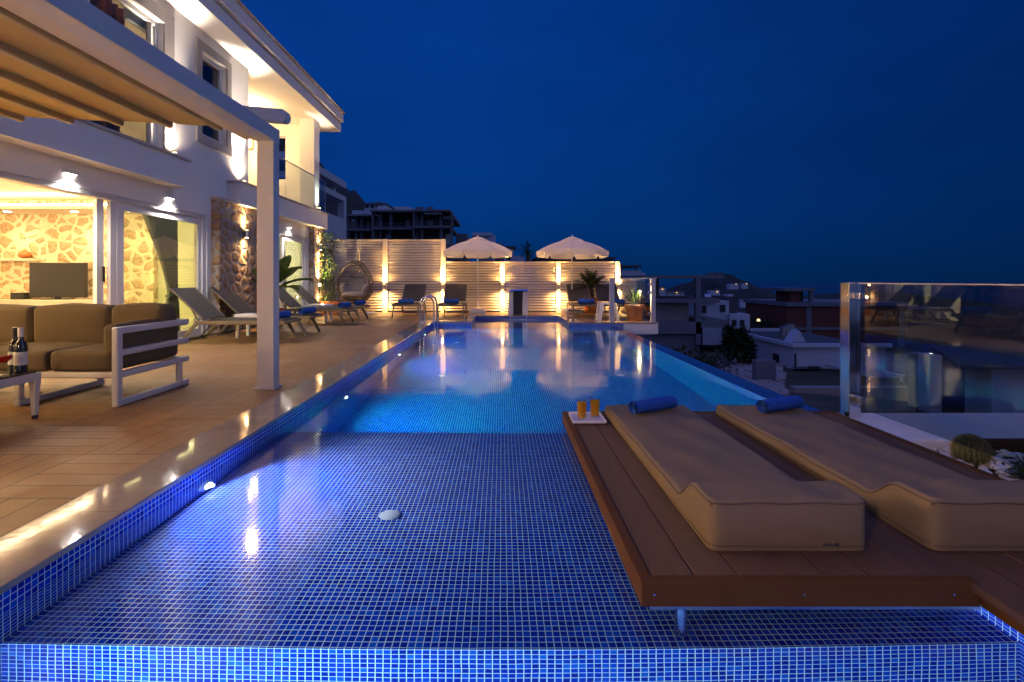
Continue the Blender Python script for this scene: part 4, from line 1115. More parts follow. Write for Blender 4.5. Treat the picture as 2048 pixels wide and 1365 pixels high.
ag = thing('potted_yucca', 'spiky yucca in an orange pot topped with white pebbles behind the glass rail', 'plant', (3.16, 12.15, 0))
MB().lathe([(.19, -.003), (.19, .02), (.165, .025), (.215, .33), (.235, .335), (.235, .385), (.205, .385), (.2, .36), (.01, .355)], (3.16, 12.15, 0), 28).build('pot', m_terra, ag, True)
yk = MB(); rnd = random.Random(8)
for k in range(46):
    az = rnd.uniform(0, 2 * PI); el = R(rnd.uniform(20, 85)); L = rnd.uniform(.25, .45)
    d = Vector((math.cos(az) * math.cos(el), math.sin(az) * math.cos(el), math.sin(el)))
    yk.leaf((3.16 + rnd.uniform(-.04, .04), 12.15 + rnd.uniform(-.04, .04), .37 + rnd.uniform(0, .12)), d, (0, 0, 1), L, .035, .12)
yk.build('foliage', m_leafd, ag)
gs = thing('garden_spot', 'small glowing spot lamp in the yucca pot', 'lamp', (3.24, 11.98, .37))
MB().lathe([(.010, 0), (.010, .26), (.024, .27), (.026, .31)], (3.24, 11.98, .37), 14).build('spike', m_darkmet, gs, True)
MB().lathe([(.022, .311), (.022, .345), (.008, .35)], (3.24, 11.98, .37), 14).build('lens', e_warm, gs, True)
lamp('POINT', (3.20, 11.90, .66), 8, WARM, .012)
def pebble(mbx, p, r, rnd):
    a, b, c_ = rnd.uniform(.7, 1.3), rnd.uniform(.7, 1.3), rnd.uniform(.5, .8); vs = []; n = 7
    ro = rnd.uniform(0, 6.28)
    vs.append((p[0], p[1], p[2] - r * c_))
    for th in (-.5, .35, 1.0):
        for k in range(n):
            t = 2 * PI * k / n; x, y = math.cos(t) * math.cos(th) * r * a, math.sin(t) * math.cos(th) * r * b
            vs.append((p[0] + x * math.cos(ro) - y * math.sin(ro), p[1] + x * math.sin(ro) + y * math.cos(ro), p[2] + r * c_ * math.sin(th)))
    vs.append((p[0], p[1], p[2] + r * c_))
    fs = [(0, 1 + (k + 1) % n, 1 + k) for k in range(n)]
    for j in range(2):
        fs += [(1 + j * n + k, 1 + j * n + (k + 1) % n, 1 + (j + 1) * n + (k + 1) % n, 1 + (j + 1) * n + k) for k in range(n)]
    fs += [(1 + 2 * n + k, 1 + 2 * n + (k + 1) % n, 1 + 3 * n) for k in range(n)]
    mbx.add(vs, fs)
pb = MB()
for k in range(90):
    a = rnd.uniform(0, 2 * PI); r = .195 * math.sqrt(rnd.random()); pebble(pb, (3.16 + r * math.cos(a), 12.15 + r * math.sin(a), .372), .018, rnd)
o = pb.build('pebble_topping', m_pebble, ag, True); o['kind'] = 'stuff'

# ================================================================== GLASS RAIL ON THE FAR DECK CORNER
gr = thing('glass_railing', 'white framed glass railing around the deck corner beyond the infinity edge', 'railing', (3.0, 11.85, 0))
for x, y in ((2.54, 11.80), (3.49, 11.80), (3.52, 13.45)):
    MB().box(x - .05, x + .05, y - .05, y + .05, .001, .99).build('post', m_white, gr, bevel=.005)
MB().box(2.49, 3.57, 11.75, 11.85, .991, 1.02).box(3.50, 3.57, 11.86, 13.5, .991, 1.02).build('top_rail', m_white, gr, bevel=.004)
MB().box(2.62, 3.40, 11.795, 11.805, .06, .94).box(3.515, 3.525, 11.9, 13.36, .06, .94).build('pane', m_rail_glass, gr)
for z in (.2, .68, .86): MB().box(3.375, 3.45, 11.77, 11.83, z - .03, z + .03).build('clamp', m_steel, gr, bevel=.006)

# ================================================================== WOODEN PLATFORM WITH DAYBEDS
pf = thing('pool_platform', 'brown composite timber platform over the shallow pool', 'platform', (1.4, 2.7, -.07))
PX0, PX1, PY0, PY1, PZ = .45, 2.44, 1.643, 3.78, 0.0
bd = MB(); x = PX0 + .042
while x < PX1 - .05:
    x1 = min(x + .14, PX1 - .03)
    y0 = PY0 + .045 if x < 1.50 else .55
    bd.box(x, x1, y0, PY1 - .045, PZ - .026, PZ); x += .145
bd.build('boards', m_comp, pf, bevel=.002)
MB().box(PX0 - .002, 1.535, PY0 - .002, PY0 + .04, PZ - .075, PZ + .004).box(PX0 - .002, PX0 + .038, PY0 + .04, PY1, PZ - .075, PZ + .004).box(PX0 + .038, PX1, PY1 - .04, PY1, PZ - .075, PZ + .004).box(PX1 - .028, PX1 + .014, .5, PY1 - .04, PZ - .075, PZ + .004).box(1.552, 1.592, .5, PY0 + .03, PZ - .085, PZ - .004).build('fascia', m_fascia, pf, bevel=.003)
MB().box(PX0 + .03, 1.55, PY0 + .012, PY0 + .05, PZ - .092, PZ - .076).box(PX0 + .02, PX0 + .05, PY0 + .05, PY1 - .02, PZ - .092, PZ - .076).box(PX0 + .05, 2.4, PY0 + .06, PY1 - .06, PZ - .06, PZ - .03).build('subframe', m_steelb, pf)
for y in (1.70, 3.65): MB().tube([(.595, y, SH), (.595, y, -.076)], .021, 20).build('leg', m_steel, pf, True)
sw = MB()
for x, y in ((.49, PY0), (.97, PY0), (1.45, PY0)): sw.tube([(x, y - .004, -.035), (x, y + .002, -.035)], .004, 10)
sw.build('screw', m_steel, pf)

def daybed(x0, x1, lab, seed):
    t_ = thing('daybed_mattress', lab, 'mattress', ((x0 + x1) / 2, 2.75, 0), 'taupe daybed mattresses on the platform')
    Y0, Y1 = 1.83, 3.70
    rnd = random.Random(seed)
    def top(y):
        b = .088 - .012 * (y - 2.17) / 1.5
        if y < 1.99: return .187
        if y < 2.17:
            k = (y - 1.99) / .18; k = k * k * (3 - 2 * k); return .187 + (b - .187) * k
        return b
    ys_ = [Y0 + k for k in (0, .006, .014, .024, .036, .05, .07, .10, .13)] + [1.99] + [1.99 + .18 * i / 10 for i in range(1, 11)] + [2.17 + (Y1 - 2.17) * i / 40 for i in range(1, 41)]
    NU = 22; vs = []; r = .016
    us = [0, .010, .022, .040, .062, .085] + [.085 + .83 * i / 14 for i in range(1, 14)] + [.915, .938, .96, .978, .99, 1]
    def P(u, y):
        x = x0 + (x1 - x0) * u; yo = y
        e = min(u, 1 - u) * (x1 - x0); ey = min(y - Y0, Y1 - y); rc = .035
        if e < rc and ey < rc:
            a_, b_ = rc - e, rc - ey; m_ = max(a_, b_); hyp = math.hypot(a_, b_)
            if hyp > 1e-6:
                a2, b2 = a_ / hyp * m_, b_ / hyp * m_
                x += (a_ - a2) * (1 if u < .5 else -1); yo = y + (b_ - b2) * (1 if y - Y0 < 1 else -1)
        d = 0
        for q_ in (e, ey):
            if q_ < r: d += r - math.sqrt(max(0, r * r - (r - q_) ** 2))
        c_ = .010 * math.sin(PI * u) * math.sin(PI * min(1, max(0, (y - Y0) / (Y1 - Y0)))) ** .3
        wv_ = .0032 * (math.sin(11 * y + seed) * math.sin(17 * x + 2 * y + seed) + .7 * math.sin(29 * x + 7 * y))
        return (x, yo, top(y) - d * .8 + c_ + wv_)
    m = len(us)
    topm = MB().add([P(u, y) for y in ys_ for u in us], [(j * m + i, j * m + i + 1, (j + 1) * m + i + 1, (j + 1) * m + i) for j in range(len(ys_) - 1) for i in range(m - 1)])
    def side(pts, nx, ny):
        vs = []; K = 7
        for (x, y, z) in pts:
            for k in range(K):
                v = k / (K - 1); ed = min(1.0, min(math.dist((x, y), pts[0][:2]), math.dist((x, y), pts[-1][:2])) / .05); bul = ed * (.010 * math.sin(PI * v) + .0025 * math.sin(v * 9 + 15 * (x + y) + seed) * math.sin(PI * v))
                zz = .004 + (z - .004) * v
                vs.append((x + nx * bul, y + ny * bul, zz))
        n_ = len(pts)
        topm.add(vs, [(i * K + k, i * K + k + 1, (i + 1) * K + k + 1, (i + 1) * K + k) for i in range(n_ - 1) for k in range(K - 1)])
    side([P(0, y) for y in ys_], -1, 0); side([P(1, y) for y in ys_], 1, 0)
    side([P(u, Y0) for u in us], 0, -1); side([P(u, Y1) for u in us], 0, 1)
    topm.build('cover', m_mat, t_, True)
    lift = lambda p, dx=0, dy=0: (p[0] + dx, p[1] + dy, p[2] + .0005)
    pp = MB().tube([lift(P(.0, y), -.001) for y in ys_], .0028, 6).tube([lift(P(1, y), .001) for y in ys_], .0028, 6).tube([lift(P(u, Y0), 0, -.001) for u in us], .0028, 6).tube([lift(P(u, Y1), 0, .001) for u in us], .0028, 6)
    pp.tube([(P(0, y)[0] - .006, P(0, y)[1], .024) for y in ys_] , .002, 5).tube([(P(u, Y0)[0], P(u, Y0)[1] - .006, .024) for u in us], .002, 5)
    pp.build('piping', m_pipe, t_, True)
    MB().box(x0 + .40, x0 + .43, Y0 - .014, Y0 - .008, .03, .036).box(x0 + .443, x0 + .45, Y0 - .016, Y0 - .007, .028, .038).build('zip_pull', m_steelb, t_)
daybed(.745, 1.315, 'taupe daybed mattress with raised headrest beside the juice tray', 2)
daybed(1.54, 2.11, 'taupe daybed mattress with raised headrest nearest the steel rail post', 5)
towel((1.02, 3.44, .133), (1, .55, 0), .047, .36, 'blue rolled towel at the foot of the daybed beside the juice tray', TG)
towel((1.885, 3.46, .133), (1, .45, 0), .047, .35, 'blue rolled towel at the foot of the daybed near the steel post', TG)

ty = (.595, 3.57, 0)
tr = thing('tray', 'small white square tray on the corner of the platform', 'tray', ty)
MB().box(.49, .70, 3.45, 3.68, .004, .012).build('base', m_porc, tr, bevel=.004)
MB().bar((.485, 3.445, .016), (.705, 3.445, .016), .010, .018).bar((.485, 3.685, .016), (.705, 3.685, .016), .010, .018).bar((.485, 3.45, .016), (.485, 3.68, .016), .010, .018).bar((.705, 3.45, .016), (.705, 3.68, .016), .010, .018).build('rim', m_porc, tr, bevel=.004)
for x, y, lab in ((.555, 3.54, 'tall glass of orange juice on the outer side of the tray'), (.655, 3.59, 'tall glass of orange juice on the mattress side of the tray')):
    t_ = thing('juice_glass', lab, 'glass', (x, y, .012), 'glasses of orange juice on the tray')
    MB().lathe([(.004, .004), (.027, .003), (.029, 0), (.036, .138), (.0345, .138), (.0275, .012), (.004, .012)], (x, y, .013), 28, False).build('glass_body', m_glass, t_, True)
    MB().lathe([(.004, .0125), (.0268, .0125), (.0330, .114), (.004, .115)], (x, y, .013), 28).build('juice', m_juice, t_, True)

# ================================================================== RAIL, WHITE PARAPET, CACTUS BED
RX, RY = 2.485, 3.66
ra = thing('glass_balustrade', 'clear glass balustrade on a polished steel post beside the daybeds', 'balustrade', (RX, RY, 0))
MB().box(RX, RX + .085, RY, RY + .10, -.05, .958).build('post', m_steel, ra, bevel=.004)
MB().box(RX - .02, RX + .105, RY - .02, RY + .12, -.06, -.045).build('base_plate', m_steel, ra, bevel=.004)
MB().box(RX + .058, RX + .070, .5, RY - .012, .062, .945).build('pane', m_balu, ra)
MB().box(RX + .054, RX + .074, .5, RY - .012, .9455, .953).build('edge_trim', m_slat, ra)
for z in (.12, .86): MB().box(RX + .035, RX + .0845, RY - .06, RY - .001, z - .025, z + .025).build('clamp', m_steelb, ra, bevel=.006)
wp = thing('white_parapet', 'low white rendered wall top beyond the pebble bed under the glass balustrade', 'wall', (4, 3.4, -.4))
MB().box(2.462, 7.4, 3.15, 3.80, -1.5, -.012).build('wall', m_wall, wp, bevel=.01)
tag(MB().box(2.90, 7.0, 3.105, 3.148, -.10, .0).build('bed_edging', m_fascia, bevel=.004), 'brown timber edging between the pebble bed and the white wall', 'edging')
struct(MB().box(2.47, 7.0, .2, 3.103, -.5, -.07), 'planting_bed', m_soil)
rnd = random.Random(21); pb = MB()
for k in range(1500):
    x = rnd.uniform(2.50, 4.4); y = rnd.uniform(1.8, 3.09)
    pebble(pb, (x, y, -.058 + rnd.uniform(0, .018)), rnd.uniform(.012, .028), rnd)
o = pb.build('pebbles', m_pebble, None, True); o['kind'] = 'stuff'; o['label'] = 'white pebbles covering the bed beside the platform'; o['category'] = 'pebbles'
def cactus(c, r, lab, n=22, squash=.95):
    t_ = thing('barrel_cactus', lab, 'cactus', c)
    bm_ = MB(); nu, nv = n * 4, 16
    def pt(u, v, k=1.0):
        th = PI * (.03 + .92 * v); rib = 1 - .10 * (1 - abs(math.sin(u * n * PI))) ** 1.0
        return Vector((c[0] + r * k * rib * math.sin(th) * math.cos(2 * PI * u), c[1] + r * k * rib * math.sin(th) * math.sin(2 * PI * u), c[2] + r * squash * (.85 + k * math.cos(th))))
    bm_.grid(lambda u, v: pt(u, v), nu, nv, True)
    bm_.build('body', m_cactus, t_, True)
    sp_ = MB(); rr = random.Random(4)
    for k in range(n):
        u = (k + .5) / n
        for j in range(14):
            v = .02 + .75 * j / 14; p = pt(u, v); nrm = (p - Vector(c) - Vector((0, 0, r * .8))).normalized()
            for q_ in range(5):
                d = (nrm + Vector((rr.uniform(-.8, .8), rr.uniform(-.8, .8), rr.uniform(-.8, .8)))).normalized()
                sp_.leaf(p, d, (rr.random(), rr.random(), .3), rr.uniform(.012, .020), .0020, .05)
    sp_.build('spines', m_spine, t_)
cactus((2.632, 2.87, -.055), .086, 'round golden barrel cactus in the white pebbles')
fs_ = thing('euphorbia', 'small dark spiky succulent at the edge of the pebble bed', 'plant', (2.66, 2.56, -.05))
yk = MB(); rnd = random.Random(18)
for k in range(160):
    az = rnd.uniform(0, 2 * PI); el = R(rnd.uniform(5, 80)); d = Vector((math.cos(az) * math.cos(el), math.sin(az) * math.cos(el), math.sin(el)))
    yk.leaf(Vector((2.66, 2.56, -.04)) + d * rnd.uniform(.0, .07), d, (0, 0, 1), rnd.uniform(.05, .10), .014, .1)
yk.build('foliage', m_leafd, fs_)

# ================================================================== BACKGROUND BUILDINGS
def bx(m, x0, y0, x1, y1, Y, d, dy=0):
    a = at(x0, y0, Y); b = at(x1, y1, Y)
    m.box(a.x, b.x, Y + dy, Y + dy + d, b.z, a.z); return m
def bldg(name, lab, cat, Y, base_px):
    p = at(*base_px, Y); return thing(name, lab, cat, p)
# white house with balconies on the slope left
b1 = thing('white_house', 'white modern house with open balconies between the villa and the unfinished block', 'house', (-14, 34, 2))
MB().box(-24, -12.0, 30, 39.6, 8.0, 8.5).box(-24, -12.0, 30, 39.6, 6.95, 7.35).box(-24, -12.0, 30, 39.6, 2.0, 5.6).box(-12.5, -12.0, 39.0, 39.6, 5.6, 6.95).box(-13.2, -12.6, 38.4, 39.0, 7.35, 8.0).build('wall', m_bgwall, b1)
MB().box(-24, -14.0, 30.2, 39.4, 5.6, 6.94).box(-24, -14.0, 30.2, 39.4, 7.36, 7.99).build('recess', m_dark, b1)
b1r = MB()
# unfinished block
Yb = 52
b2 = bldg('unfinished_building', 'long unfinished grey concrete block with open bays on the slope', 'building', Yb, (800, 500))
VOL = ((694, 752, 431, -.0, 4), (751, 838, 426, -1.4, 5), (836, 907, 429, -2.8, 4))
rb = random.Random(77)
for vx0, vx1, vt, dy, nb in VOL:
    m_ = MB(); bx(m_, vx0, vt, vx1, vt + 3.5, Yb, 9, dy - .8); bx(m_, vx0, 458, vx1, 463, Yb, 9, dy - .5); bx(m_, vx0, 493, vx1, 560, Yb, 9, dy)
    wv_ = (vx1 - vx0) / nb
    cxs = [vx0 + wv_ * k + (rb.uniform(-4, 4) if 0 < k < nb else 0) for k in range(nb + 1)]
    for k, x in enumerate(cxs):
        if k == 0 or rb.random() < .8:
            bx(m_, x - 1, vt + 3.5, x + rb.uniform(2, 5), 458, Yb, .4, dy); bx(m_, x - 1, 463, x + rb.uniform(2, 5), 493, Yb, .4, dy)
    m_.build('frame', m_conc, b2)
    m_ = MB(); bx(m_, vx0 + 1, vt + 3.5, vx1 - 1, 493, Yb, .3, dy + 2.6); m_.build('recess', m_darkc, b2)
    for fy0, fy1 in ((vt + 8, 458), (467, 493)):
        for k in range(nb):
            if rb.random() < .75:
                xa = cxs[k] + rb.uniform(4, 7); xb = min(cxs[k + 1] - 2, xa + rb.uniform(4, 12))
                if xb - xa > 2:
                    m_ = MB(); bx(m_, xa, fy0 + rb.uniform(0, 7), xb, fy1, Yb, .1, dy + rb.uniform(1.2, 2.3)); m_.build('infill_panel', m_bgwall if rb.random() < .6 else m_conc, b2)
    m_ = MB()
    for zz in (451, 454.5): bx(m_, vx0 + 2, zz, vx1 - 2, zz + .6, Yb, .04, dy - .45)
    m_.build('balcony_rail', m_conc, b2)
m_ = MB(); bx(m_, 893, 440, 915, 446, Yb, 7, -2.9); bx(m_, 860, 436, 892, 439, Yb, 1.5, -4); m_.build('canopy', m_conc, b2)
for x0, y0, x1 in ((664, 462, 694), (909.5, 466, 932)):
    m_ = MB(); bx(m_, x0, y0, x1, 560, Yb, 6, 1); m_.build('annex', m_conc, b2)
Yc = 64
b3 = bldg('white_house', 'white house with a dark hipped roof and three small windows above the unfinished block', 'house', Yc, (750, 435))
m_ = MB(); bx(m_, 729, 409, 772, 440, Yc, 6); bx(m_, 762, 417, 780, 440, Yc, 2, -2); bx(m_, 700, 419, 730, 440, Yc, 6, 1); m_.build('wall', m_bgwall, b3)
a, b = at(726, 409, Yc), at(776, 409, Yc); ap = at(748, 401, Yc)
MB().add([(a.x, Yc - .5, a.z), (b.x, Yc - .5, a.z), (b.x, Yc + 6.5, a.z), (a.x, Yc + 6.5, a.z), (ap.x, Yc + 3, ap.z + .3)], [(0, 1, 4), (1, 2, 4), (2, 3, 4), (3, 0, 4), (3, 2, 1, 0)]).build('roof', m_roofd, b3)
for x in (731, 742, 753):
    m_ = MB(); bx(m_, x, 411, x + 6, 416, Yc, .1, -.08); m_.build('window', m_dark, b3)
b4 = bldg('white_house', 'long plain white parapet house with a curved roofline behind the unfinished block', 'house', Yc + 4, (800, 435))
prf = [(at(x, y, Yc + 4).x, at(x, y, Yc + 4).z) for x, y in ((778, 440), (778, 415), (800, 413), (812, 414), (828, 417), (828, 440))]
MB().prism(prf, 'y', Yc + 4, Yc + 9).build('wall', m_bgwall, b4)
b5 = bldg('dark_roof_house', 'house with dark tilted roof panels at the end of the slope', 'house', Yc + 2, (850, 435))
m_ = MB(); bx(m_, 826, 424, 872, 445, Yc + 2, 5); m_.build('wall', m_conc, b5)
for x0 in (828, 848):
    a, b = at(x0, 425, Yc + 1.9), at(x0 + 19, 414, Yc + 4)
    MB().add([(a.x, a.y, a.z), (b.x, a.y, a.z), (b.x, b.y, b.z), (a.x, b.y, b.z), (a.x, a.y, a.z - .1), (b.x, a.y, a.z - .1), (b.x, b.y, b.z - .1), (a.x, b.y, b.z - .1)], [(0, 1, 2, 3), (7, 6, 5, 4), (0, 4, 5, 1), (1, 5, 6, 2), (2, 6, 7, 3), (3, 7, 4, 0)]).build('roof_panel', m_roofd, b5)
Yd = 70
b6 = bldg('white_house', 'small white house with a dark roof terrace right of the unfinished block', 'house', Yd, (970, 520))
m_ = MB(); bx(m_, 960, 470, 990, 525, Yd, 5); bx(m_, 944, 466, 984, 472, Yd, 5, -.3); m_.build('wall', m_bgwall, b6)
m_ = MB(); bx(m_, 948, 472, 960, 487, Yd, 3, .5); bx(m_, 990, 487, 1006, 525, Yd, 5); m_.build('recess', m_conc, b6)
a, b = at(932, 490, Yd - 3), at(982, 476, Yd)
MB().add([(a.x, Yd - 4, a.z), (b.x, Yd - 4, a.z), (b.x - .6, Yd - 1, b.z), (a.x + 1, Yd - 1, b.z), (a.x, Yd + 2, a.z), (b.x, Yd + 2, a.z)], [(0, 1, 2, 3), (3, 2, 5, 4), (0, 3, 4), (1, 5, 2), (0, 4, 5, 1)]).build('roof', m_roofd, b6)
b7 = bldg('white_house', 'low white house partly behind the first parasol', 'house', Yd - 6, (1030, 530))
m_ = MB(); bx(m_, 1008, 497, 1028, 545, Yd - 6, 5); bx(m_, 1028, 512, 1048, 545, Yd - 6, 5, .5); m_.build('wall', m_bgwall, b7)
m_ = MB(); bx(m_, 1014, 503, 1022, 520, Yd - 6, .1, -.06); m_.build('window', m_dark, b7)
m_ = MB(); bx(m_, 1005, 493, 1032, 497, Yd - 6, 5.5, -.3); m_.build('roof', m_roofd, b7)
b8 = bldg('flat_roof_house', 'dark flat roofed house behind the fence lamps', 'house', 50, (1150, 540))
m_ = MB(); bx(m_, 1075, 519, 1226, 560, 50, 6); m_.build('wall', m_conc, b8)
m_ = MB(); bx(m_, 1070, 515, 1230, 519, 50, 7, -.4); m_.build('roof', m_roofd, b8)
b9 = bldg('terrace_house', 'pale house with a thin flat canopy past the end of the low fence', 'house', 46, (1265, 560))
m_ = MB(); bx(m_, 1238, 541, 1282, 600, 46, 6); bx(m_, 1282, 546, 1292, 600, 46, 4, .3); m_.build('wall', m_bgwall, b9)
m_ = MB(); bx(m_, 1238, 531, 1282, 535, 46, 5, -.3); m_.build('canopy', m_roofd, b9)
m_ = MB(); bx(m_, 1270, 535, 1272, 541, 46, .2, -.2); bx(m_, 1241, 535, 1243, 541, 46, .2, -.2); m_.build('canopy_post', m_roofd, b9)
def palm(px, py_top, py_base, Y, lab, seed, s=1.0):
    t_ = thing('palm_tree', lab, 'palm', at(px, py_base, Y)); c_ = at(px, py_top, Y); b_ = at(px, py_base, Y)
    MB().tube([b_, b_.lerp(c_, .5) + Vector((.1, 0, 0)), c_], [.28 * s, .22 * s, .2 * s], 8).build('trunk', m_bark, t_, True)
    fr_ = MB(); rr = random.Random(seed)
    for k in range(30):
        az = rr.uniform(0, 2 * PI); el = R(rr.uniform(-25, 70)); d = Vector((math.cos(az) * math.cos(el), math.sin(az) * math.cos(el), math.sin(el))); L = rr.uniform(1.1, 1.6) * s
        for i in range(9):
            fr_.leaf(c_ + d * L * i / 9 - Vector((0, 0, .5 * s * (i / 9) ** 2)), d + Vector((rr.uniform(-.7, .7), rr.uniform(-.7, .7), rr.uniform(-.5, .2))), (0, 0, 1), .45 * s, .10 * s, .2)
    fr_.build('crown', m_bush, t_)
palm(1054, 502, 535, 40, 'dark palm tree silhouetted between the two parasols', 2, .75)

# right-hand slope: concrete frame, white walls, brick house, white flat-roofed house
Ye = 36
c1 = bldg('concrete_frame', 'open concrete skeleton of an unfinished house beyond the deck corner', 'building', Ye, (1370, 700))
m_ = MB(); bx(m_, 1285, 551, 1450, 557, Ye, 7); bx(m_, 1300, 598, 1440, 606, Ye, 7); bx(m_, 1300, 645, 1402, 668, Ye, 7); bx(m_, 1392, 557, 1402, 598, Ye, .4); bx(m_, 1392, 606, 1402, 690, Ye, .4); bx(m_, 1402, 641, 1458, 656, Ye, 6)
bx(m_, 1450, 656, 1460, 715, Ye, .4); bx(m_, 1310, 557, 1318, 598, Ye + 4, .4); bx(m_, 1300, 668, 1402, 760, Ye, 6.5, .3); m_.build('frame', m_conc, c1)
m_ = MB(); bx(m_, 1318, 608, 1388, 645, Ye, .3, 1.0); m_.build('infill_wall', m_rock, c1)
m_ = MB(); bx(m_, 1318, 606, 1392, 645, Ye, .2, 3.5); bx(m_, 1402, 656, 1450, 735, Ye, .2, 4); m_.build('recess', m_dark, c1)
c2 = bldg('white_house', 'bluish white cubic house behind the concrete skeleton', 'house', 44, (1440, 690))
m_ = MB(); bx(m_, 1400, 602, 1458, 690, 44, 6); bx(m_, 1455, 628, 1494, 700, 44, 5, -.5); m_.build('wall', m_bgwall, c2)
m_ = MB(); bx(m_, 1458, 594, 1480, 632, 44, 4, .5); bx(m_, 1396, 596, 1432, 604, 44, 6, -.4); m_.build('dark_block', m_roofd, c2)
m_ = MB(); bx(m_, 1466, 590, 1478, 594, 44, 1, 1); m_.build('chimney', m_bgwall, c2)
Yg = 58
for x0, x1, y0, y1 in ((1404, 1412, 612, 626), (1440, 1450, 610, 624), (1464, 1472, 640, 652), (1480, 1488, 640, 652)):
    m_ = MB(); bx(m_, x0, y0, x1, y1, 44 if x0 < 1456 else 43.5, .12, -.1); m_.build('window', m_dark, c2)
m_ = MB(); pa, pb_ = at(1416, 596, 45.5), at(1424, 588, 45.5); m_.tube([(pa.x, 46.5, pa.z + .02), (pb_.x + .2, 46.5, pa.z + .02)], .32, 14); m_.build('roof_tank', m_steelb, c2, True)
m_ = MB()
for k in range(6): bx(m_, 1320 + k * 14, 588, 1321 + k * 14, 598, Ye, .04, .05)
bx(m_, 1318, 587, 1392, 588, Ye, .05, .05); m_.build('rail', m_darkmet, c1)
c3 = bldg('brick_house', 'unfinished red brick house with concrete floor bands behind the steel post', 'building', Yg, (1700, 720))
m_ = MB(); bx(m_, 1575, 612, 1812, 790, Yg, 10); bx(m_, 1585, 583, 1606, 612, Yg, 3, .5); m_.build('wall', m_brick, c3)
m_ = MB(); bx(m_, 1572, 605, 1818, 613, Yg, 10.6, -.3); bx(m_, 1580, 655, 1812, 660, Yg, .4, -.12); bx(m_, 1580, 697, 1812, 702, Yg, .4, -.12); bx(m_, 1612, 613, 1622, 790, Yg, .4, -.1); bx(m_, 1797, 613, 1808, 790, Yg, .4, -.1); bx(m_, 1570, 577, 1632, 583, Yg, 4.5, 0); bx(m_, 1622, 583, 1628, 605, Yg, .4, .1); m_.build('frame', m_conc, c3)
m_ = MB(); bx(m_, 1608, 583, 1622, 605, Yg, .2, 1.5); m_.build('opening', m_dark, c3)
Yh = 30
c4 = bldg('flat_roof_villa', 'white flat roofed house with a tiled roof terrace below the infinity edge', 'house', Yh, (1640, 775))
A = at(1588, 775, Yh); B = at(1770, 775, Yh); zt = at(0, 694, Yh).z; zb = A.z - 1
XW0, XW1 = A.x, B.x; Yk = Yh + 9
w_ = MB().box(XW0, XW1, Yh, Yk, zb, zt)
w_.build('wall', m_bgwall, c4)
MB().box(XW0 - .25, XW1 + .2, Yh - .3, Yh - .05, zt + .001, zt + .22).box(XW0 - .25, XW0 - .05, Yh - .05, Yk, zt + .001, zt + .22).box(XW0 - .25, XW1, Yk, Yk + .2, zt + .001, zt + .22).build('parapet', m_bgwall, c4)
MB().box(XW0 - .04, XW1, Yh - .04, Yk - .01, zt + .001, zt + .02).build('roof', m_roofd, c4)
MB().box(XW0 + .02, XW0 + .12, Yh - .04, Yh - .001, zb, zt - .4).box(XW0 + .9, XW0 + 1.0, Yh - .04, Yh - .001, zb, zt - 1.6).build('downpipe', m_darkmet, c4)
for y in (Yh + 1.6, Yh + 4.5, Yh + 7):
    MB().box(XW0 - .03, XW0 - .001, y, y + .7, zt - 1.5, zt - .7).build('window', m_dark, c4)
m_ = MB().box(XW0 - 1.1, XW0 - .04, Yh + 2.0, Yh + 3.6, zt - 1.9, zt - 1.8); m_.build('door_canopy', m_roofd, c4)
for xx, yy in ((XW0 + 2.2, Yh + 5), (XW0 + 3.4, Yh + 6.5)):
    MB().tube([(xx, yy, zt + .02), (xx, yy, zt + .75)], .30, 14).build('water_tank', m_steelb, c4, True)
MB().prism([(XW0 + 1.0, zt + .02), (XW0 + 1.9, zt + .02), (XW0 + 1.5, zt + .75)], 'y', Yh + 2.0, Yh + 2.9).build('roof_vent', m_bgwall, c4)
tag(MB().lathe([(.09, -.08), (.11, 0), (.08, .09), (.01, .1)], (XW0 - .14, Yh + 1.2, zt - 1.75), 12).build('porch_lamp', e_porch, smooth=True), 'tiny glowing porch lamp on the side of the white flat roofed house', 'lamp')
sl = at(1517, 641, 60)
t_ = thing('street_lamp', 'small street lamp glowing among the dark trees by the lane', 'street lamp', (sl.x, sl.y, gz(sl.x, sl.y)))
MB().tube([(sl.x, sl.y, gz(sl.x, sl.y)), (sl.x, sl.y, sl.z)], .06, 8).build('pole', m_darkmet, t_)
MB().lathe([(.16, -.12), (.2, 0), (.12, .16), (.01, .18)], (sl.x, sl.y, sl.z), 12).build('lamp_head', e_porch, t_, True)
p = at(1627, 740, Yh - .8)
t_ = thing('floodlight', 'small floodlight on a thin pole in front of the white flat roofed house', 'floodlight', (p.x, p.y, zb))
MB().tube([(p.x, p.y, gz(p.x, p.y)), (p.x, p.y, p.z)], .03, 8).build('pole', m_darkmet, t_)
MB().box(p.x - .26, p.x + .26, p.y - .1, p.y + .1, p.z - .05, p.z + .2).build('head', m_darkmet, t_, bevel=.03)
# white house seen through the balustrade
Yi = 17
c5 = bldg('white_annex', 'white house wall with a dark roof seen through the balustrade', 'house', Yi, (1960, 830))
m_ = MB(); bx(m_, 1984, 735, 2300, 900, Yi, 1); bx(m_, 1920, 722, 1946, 900, Yi, .5, 1.2); m_.build('wall', m_bgwall, c5)
m_ = MB(); bx(m_, 1946, 728, 1984, 900, Yi, .5, 2.2); m_.build('recess', m_conc, c5)
a = at(1855, 712, Yi); 
zr = at(0, 727, Yi).z
MB().prism([(at(1915, 724, Yi - .4).x, Yi - .4), (at(2400, 724, Yi - .4).x, Yi - .4), (at(2400, 724, Yi + 5).x, Yi + 5), (at(1860, 724, Yi + 5).x, Yi + 5)], 'z', zr - .12, zr).build('roof', m_roofd, c5)
c6 = bldg('lattice_pergola', 'white lattice pergola roof on a lower terrace seen through the balustrade', 'pergola', 26, (1770, 760))
